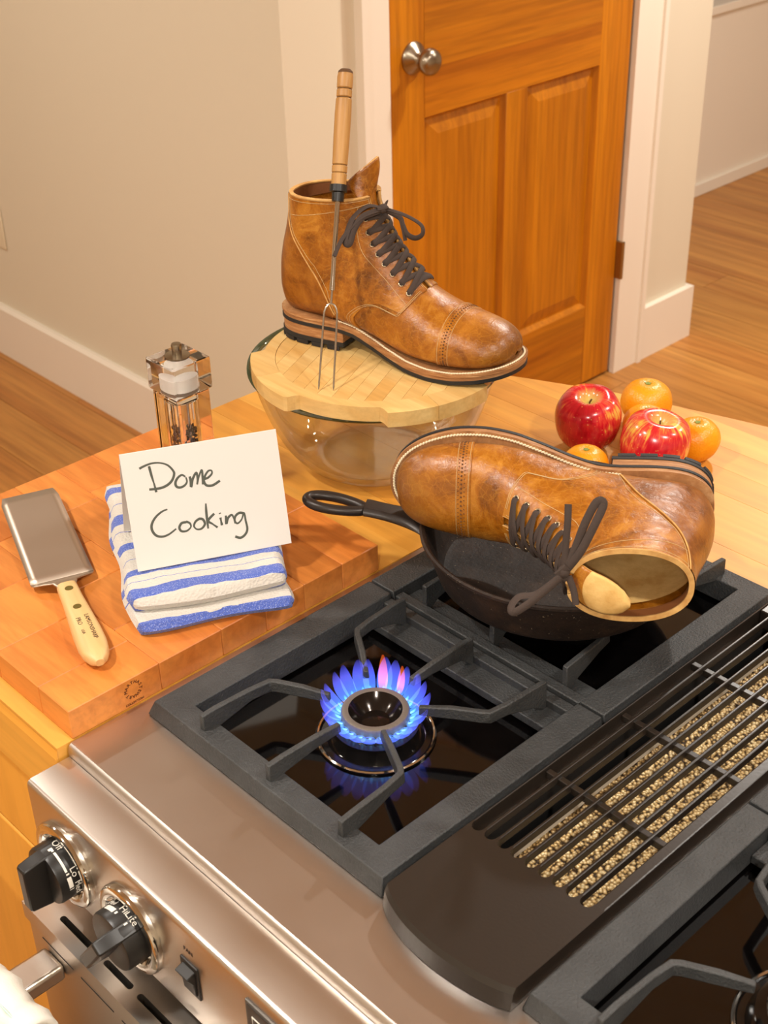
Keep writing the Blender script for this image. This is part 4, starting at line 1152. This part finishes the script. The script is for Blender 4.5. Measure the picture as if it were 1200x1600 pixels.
# ------------------------------------------------------------------ pepper mill
MX, MY, MZ = -.246, .318, BZ+.0002
pm_ = thing('pepper_mill', 'clear acrylic pepper mill with metal knob behind the card', 'pepper mill', (MX, MY, MZ))
def rbox(h, z0, z1): return MB().box(MX-h, MX+h, MY-h, MY+h, z0, z1)
ZC = .180
bd = rbox(.0215, MZ, ZC-.038)
bd.lathe([(.0, MZ+.012), (.0135, MZ+.012), (.0135, ZC-.048), (0, ZC-.048)][::-1], 24, c=(MX, MY, 0))
bd.build('body', 'acrylic', pm_, smooth=False, bevel=.0012, fixn=False)
cp = rbox(.0245, ZC-.0365, ZC); cp.build('cap', 'acrylic', pm_, smooth=False, bevel=.002)
MB().lathe([(0, ZC-.0345), (.0150, ZC-.0345), (.0150, ZC-.020), (0, ZC-.020)], 24, c=(MX, MY, 0)).build('salt', 'salt', pm_)
MB().lathe([(0, ZC+.0002), (.0135, ZC+.0002), (.0135, ZC+.0018), (.005, ZC+.0026), (.0052, ZC+.0055), (.0056, ZC+.013), (.0050, ZC+.0145), (0, ZC+.0147)], 24, c=(MX, MY, 0)).build('knob', 'nickel', pm_)
MB().tube([(MX, MY, MZ+.014), (MX, MY, ZC-.0485)], .0022, 10).build('shaft', 'wire', pm_)
pc = MB(); rs_ = random.Random(3)
for i in range(130):
    a = rs_.random()*2*PI; r_ = math.sqrt(rs_.random())*.0112; z_ = MZ+.015+rs_.random()*.052
    pc.sphere((MX+r_*math.cos(a), MY+r_*math.sin(a), z_), .0021, 7, 5)
tag(pc.build('peppercorn', 'pepper', pm_), kind='stuff')

# ------------------------------------------------------------------ folded dish towel
TA = Vector((.462, .887, 0)).normalized(); TN = Vector((-.887, .462, 0)).normalized()
TO = Vector((-.0500, .1085, BZ+.0003))
tw_m = frame(TO, TA, TN)           # local x along the front edge, y = depth, z up
tw = thing('dish_towel', 'folded white dish towel with blue stripes under the card', 'towel', mat=tw_m)
rsn = random.Random(11)
def fold(name, mat, x0, x1, y0, y1, z0, z1, amp, seed, lean=0., nx=40, ny=52, droop=0.):
    """a rounded cushion of cloth: top and bottom sheets joined by a rolled edge"""
    m = MB(); ring_n = 12
    ph = [random.Random(seed+k_).random()*6.28 for k_ in range(8)]
    def wav(x, y): return amp*(math.sin(x*70+ph[0]+y*18)*.5+math.sin(y*85+ph[1]+x*25)*.45+math.sin((x+y)*140+ph[2])*.25)
    hz = (z1-z0)/2; zm = (z0+z1)/2
    rows_ = []
    for i in range(ny+1):
        f = i/ny; rowp = []
        ys = y0+(y1-y0)*f
        for j in range(nx+1):
            g = j/nx; xs = x0+(x1-x0)*g
            ex = min(g, 1-g)*(x1-x0); ey = min(f, 1-f)*(y1-y0); e = min(ex, ey)
            t = min(1, e/(hz*1.1)); t = math.sqrt(max(0, 1-(1-t)**2))
            uu, vv_ = 2*g-1, 2*f-1; cc_ = (abs(uu)*abs(vv_))**10
            rowp.append((xs-math.copysign(.0045*cc_, uu)+.0022*math.sin(ys*60+ph[3])*(1 if g in (0, 1) else 1), ys-math.copysign(.0045*cc_, vv_)+.0025*math.sin(xs*45+ph[4]), zm, t, xs, ys))
        rows_.append(rowp)
    top = [[(p[0], p[1], p[2]+hz*p[3]+wav(p[4], p[5])*p[3]) for p in r_] for r_ in rows_]
    bot = [[(p[0], p[1], max(p[2]-hz*p[3], z0)) for p in r_] for r_ in rows_]
    m.grid(top, flip=True); m.grid(bot)
    return m.build(name, mat, tw, weld=True, subsurf=0)
fold('lower_fold', 'towel_low', -.004, .151, -.006, .228, .0, .0135, .0006, 1)
fold('upper_fold', 'towel', -.002, .153, .009, .234, .0130, .0315, .0012, 9)

# ------------------------------------------------------------------ hand lettered card, folded like a tent
yw, tl = math.radians(65.71), math.radians(20.79)
ex_ = Vector((math.cos(yw), math.sin(yw), 0)); nn_ = Vector((-math.sin(yw), math.cos(yw), 0)); ey_ = math.cos(tl)*Vector((0, 0, 1))+math.sin(tl)*nn_
cr_, sr_ = math.cos(math.radians(-1.04)), math.sin(math.radians(-1.04))
ca, cb_ = cr_*ex_+sr_*ey_, -sr_*ex_+cr_*ey_
co = Vector((-.0915, .1440, .0658))
card = thing('tent_card', 'folded white card with two hand written words on the towel', 'card', mat=frame(co, ca, cb_))
CW, CH = .151, .113
MB().box(0, CW, 0, CH, -.0006, 0).build('front_leaf', 'paper', card, smooth=False)
bl = MB().box(0, CW, -CH, 0, -.0006, 0); bl.xf(Matrix.Translation((0, CH, -.0002)) @ Matrix.Rotation(math.radians(40), 4, 'X')); bl.build('back_leaf', 'paper', card, smooth=False)
STROKES = [[(0.0258, 0.0981), (0.0268, 0.0885), (0.028, 0.0803), (0.0288, 0.0725)], [(0.0165, 0.0972), (0.0213, 0.0989), (0.0287, 0.1003), (0.0365, 0.0994), (0.0432, 0.0961), (0.0474, 0.0903), (0.0479, 0.0865), (0.0451, 0.0811), (0.0402, 0.0775), (0.0333, 0.0757), (0.0226, 0.0761)], [(0.0581, 0.0823), (0.0552, 0.0846), (0.0513, 0.083), (0.0482, 0.0791), (0.0481, 0.0751), (0.0512, 0.0731), (0.0558, 0.0741), (0.0588, 0.0773), (0.0585, 0.0818)], [(0.0622, 0.082), (0.0625, 0.0774), (0.0621, 0.0719), (0.0648, 0.0793), (0.069, 0.0845), (0.0692, 0.0778), (0.0681, 0.0732), (0.0709, 0.0805), (0.0744, 0.0862), (0.0743, 0.08), (0.0737, 0.0723)], [(0.0756, 0.0771), (0.0796, 0.078), (0.0835, 0.0811), (0.0835, 0.0841), (0.0805, 0.0842), (0.0769, 0.0803), (0.0749, 0.0754), (0.0769, 0.0708), (0.0828, 0.0699), (0.0902, 0.0731)], [(0.0365, 0.0545), (0.0311, 0.0532), (0.0247, 0.0492), (0.0201, 0.0434), (0.0192, 0.0376), (0.0219, 0.0319), (0.0273, 0.0294), (0.034, 0.0303), (0.042, 0.0345)], [(0.0524, 0.0391), (0.0479, 0.0389), (0.0451, 0.035), (0.0467, 0.0312), (0.0518, 0.0307), (0.056, 0.0337), (0.0555, 0.0375), (0.0522, 0.0396)], [(0.0653, 0.0402), (0.0612, 0.038), (0.0591, 0.0338), (0.0615, 0.0304), (0.066, 0.0303), (0.0697, 0.0341), (0.0684, 0.0389), (0.0649, 0.0402)], [(0.0735, 0.0536), (0.0727, 0.0442), (0.0722, 0.0291)], [(0.0801, 0.0425), (0.0734, 0.0369), (0.077, 0.0328), (0.0813, 0.0286)], [(0.0854, 0.0376), (0.0858, 0.0299)], [(0.0854, 0.0422), (0.0857, 0.0412)], [(0.0909, 0.0386), (0.0902, 0.0306), (0.0925, 0.0357), (0.0966, 0.0383), (0.0982, 0.0342), (0.099, 0.0294)], [(0.1083, 0.0377), (0.1041, 0.0388), (0.0999, 0.0362), (0.0987, 0.0318), (0.1011, 0.029), (0.1055, 0.0321), (0.1087, 0.0381), (0.1093, 0.0298), (0.1097, 0.022), (0.1071, 0.0171), (0.102, 0.0145), (0.0969, 0.0167)]]
ink = MB()
for si_, s_ in enumerate(STROKES):
    P = cr(s_, 6); k = len(P)
    rr = [.00075+.00050*abs(math.sin(1.2+3.2*i/max(1, k-1)+si_)) for i in range(k)]
    ink.tube([(x, y_, .00008) for x, y_ in P], rr, 8, flat=.10, updir=(0, 0, 1))
tag(ink.build('lettering', 'marker', card), 'hand drawn grey lettering')

# ------------------------------------------------------------------ turner (spatula) on the board
sa_ = math.radians(160.4)
spx = Vector((math.cos(sa_), math.sin(sa_), 0)); spy = Vector((-spx.y, spx.x, 0))
sp = thing('spatula', 'steel turner with riveted wooden handle lying on the chopping block', 'spatula', mat=frame((-.1535, .1000, BZ+.0005), spx, spy))
tl_ = math.radians(4.2); bw0, bw1 = .0310, .0300
pts = []
for i in range(13):
    f = i/12; x_ = .018+.158*f; z_ = .0060+.158*f*math.tan(tl_); hw = bw0+(bw1-bw0)*f
    if i == 12: hw -= .003
    if i == 0: z_ += .0012
    pts.append([(x_, hw*(-1+2*j/8), z_) for j in range(9)])
o = MB().grid(pts).build('blade', 'blade', sp); sd = o.modifiers.new('s', 'SOLIDIFY'); sd.thickness = .0012; sd.offset = 0
pts = []
for x_, hw, z_ in ((-.016, .0085, .0125), (-.004, .0095, .0125), (.004, .0120, .0120), (.009, .0200, .0100), (.0125, .0290, .0082), (.0185, .0312, .0062)):
    pts.append([(x_, hw*(-1+2*j/8), z_) for j in range(9)])
o = MB().grid(pts).build('neck', 'blade', sp); sd = o.modifiers.new('s', 'SOLIDIFY'); sd.thickness = .0014; sd.offset = 0
hs = []
for x_, hw, ht in ((-.003, .0098, .0072), (-.030, .0104, .0080), (-.060, .0122, .0086), (-.085, .0136, .0088), (-.105, .0138, .0086), (-.118, .0122, .0078), (-.127, .0085, .0062), (-.1325, .0035, .0035)):
    rowp = []
    for j in range(20):
        a = 2*PI*j/20; e = .62
        rowp.append((x_, hw*math.copysign(abs(math.cos(a))**e, math.cos(a)), .0090+ht*math.copysign(abs(math.sin(a))**e, math.sin(a))))
    hs.append(rowp)
hm = MB().grid(hs, wrap_v=True); hm.add(hs[0], [tuple(range(20))]); hm.add(hs[-1], [tuple(range(20))[::-1]])
h_ = hm.build('handle', 'beech', sp)
for x_, zt_ in ((-.016, .0168), (-.050, .0175)):
    MB().lathe([(0, zt_), (.0040, zt_), (.0042, zt_-.001), (.0042, .010)], 16, c=(x_, 0, 0)).build('rivet', 'brass', h_)
pr = MB()
for t_, x_, y_, s_ in (('LAMSONSHARP', -.086, -.0042, .0058), ('PRO', -.0745, .0040, .0062), ('USA', -.092, .0042, .0040)):
    q = text_mb(t_, s_, frame((x_, y_, .01765), (-1, 0, 0), (0, -1, 0)), .0001); pr.add(q.v, q.f)
pr.build('lettering', 'black_ink', h_, smooth=False, fixn=False)

# ------------------------------------------------------------------ fruit
def apple(loc, r_, rot, label, mat='apple'):
    t = thing('apple', label, 'apple', (loc[0], loc[1], .0030), rot, 'red apples')
    prof = cr([(0, .10), (.25, .02), (.48, .03), (.70, .16), (.90, .48), (1.0, .95), (.97, 1.35), (.83, 1.66), (.62, 1.81), (.43, 1.83), (.27, 1.76), (.15, 1.62), (.06, 1.50), (0, 1.46)], 5)
    m = MB(); pts = []
    for j in range(48):
        a = 2*PI*j/48
        pts.append([(p[0]*r_*math.cos(a)*(1+.022*math.cos(5*a)*min(1, abs(p[1]-.9))), p[0]*r_*math.sin(a)*(1+.022*math.cos(5*a)*min(1, abs(p[1]-.9))), p[1]*r_*(1+.02*math.cos(a+.5))) for p in prof])
    m.grid(pts, wrap_u=True); m.build('skin', mat, t, weld=True)
    MB().tube([(0, 0, 1.42*r_), (.0006, .0004, 1.62*r_), (.0022, .001, 1.72*r_)], .0011, 7).build('stem', 'stem', t)
def clementine(loc, r_, rot, label):
    t = thing('clementine', label, 'clementine', (loc[0], loc[1], .0003), rot, 'clementines')
    h_ = .86
    prof = cr([(0, .03), (.3, .02), (.6, .16), (.88, .50), (1.0, .90), (.93, 1.32), (.70, 1.62), (.42, 1.76), (.18, 1.76), (.06, 1.725), (0, 1.72)], 5)
    m = MB(); pts = []
    for j in range(40):
        a = 2*PI*j/40; k_ = 1+.010*math.cos(9*a)
        pts.append([(p[0]*r_*math.cos(a)*k_, p[0]*r_*math.sin(a)*k_, p[1]*r_) for p in prof])
    m.grid(pts, wrap_u=True); m.build('peel', 'orange', t, weld=True)
    st = []
    for j in range(10):
        a = 2*PI*j/10; q = .085*r_ if j % 2 else .16*r_
        st.append((q*math.cos(a), q*math.sin(a)))
    MB().prism(st, 1.722*r_, 1.775*r_).build('calyx', 'calyx', t, smooth=False)
apple((-.0193, .7259), .0385, (.22, .10, .3), 'dark red apple on the left of the fruit group')
apple((.0760, .7160), .0388, (.18, .05, 2.2), 'red and yellow apple nearest the boot heel', 'apple_pale')
clementine((.0924, .7873), .0272, (.05, 0, 0), 'clementine at the right end of the fruit, beside the apple')
clementine((-.0005, .8144), .0308, (0, 0, 1), 'clementine at the back of the fruit, farthest from the stove')
clementine((.0310, .7700), .0275, (.05, 0, 2), 'clementine in the middle, half hidden behind the red and yellow apple')
clementine((.0400, .6500), .0262, (0, 0, 3), 'clementine peeping out above the tipped boot, in front of the apples')

# ------------------------------------------------------------------ white towel over the oven handle
ht = thing('hanging_towel', 'white cotton towel draped over the oven handle', 'towel', (.06, -.131, -.186))
pts = []; tpts = []
for i in range(25):
    x_ = -.075+.180*i/24; rowp = []
    wv = .004*math.sin(i*.9)+.002*math.sin(i*2.1)
    for j in range(41):
        s_ = j/40
        if s_ < .4: yy = -.131-.0165-wv-.012*(1-s_/.4); zz = -.186-.34*(1-s_/.4)
        elif s_ < .6:
            a = PI-PI*(s_-.4)/.2; yy = -.131+(.0165+.5*wv)*math.cos(a); zz = -.186+(.0195+.5*wv)*math.sin(a)
        else: yy = -.131+.0165+wv*.4; zz = -.186-.22*(s_-.6)/.4
        rowp.append((x_, yy, zz))
    pts.append(rowp)
o = MB().grid(pts).build('cloth', 'cloth', ht); sd = o.modifiers.new('s', 'SOLIDIFY'); sd.thickness = .005; sd.offset = 1
st_ = MB().tube([(-.070+.165*i/30, -.131-.0085, -.186+.0222+.001*math.sin(i*.7)) for i in range(31)], .0011, 6).build('stripe', 'teal', ht)
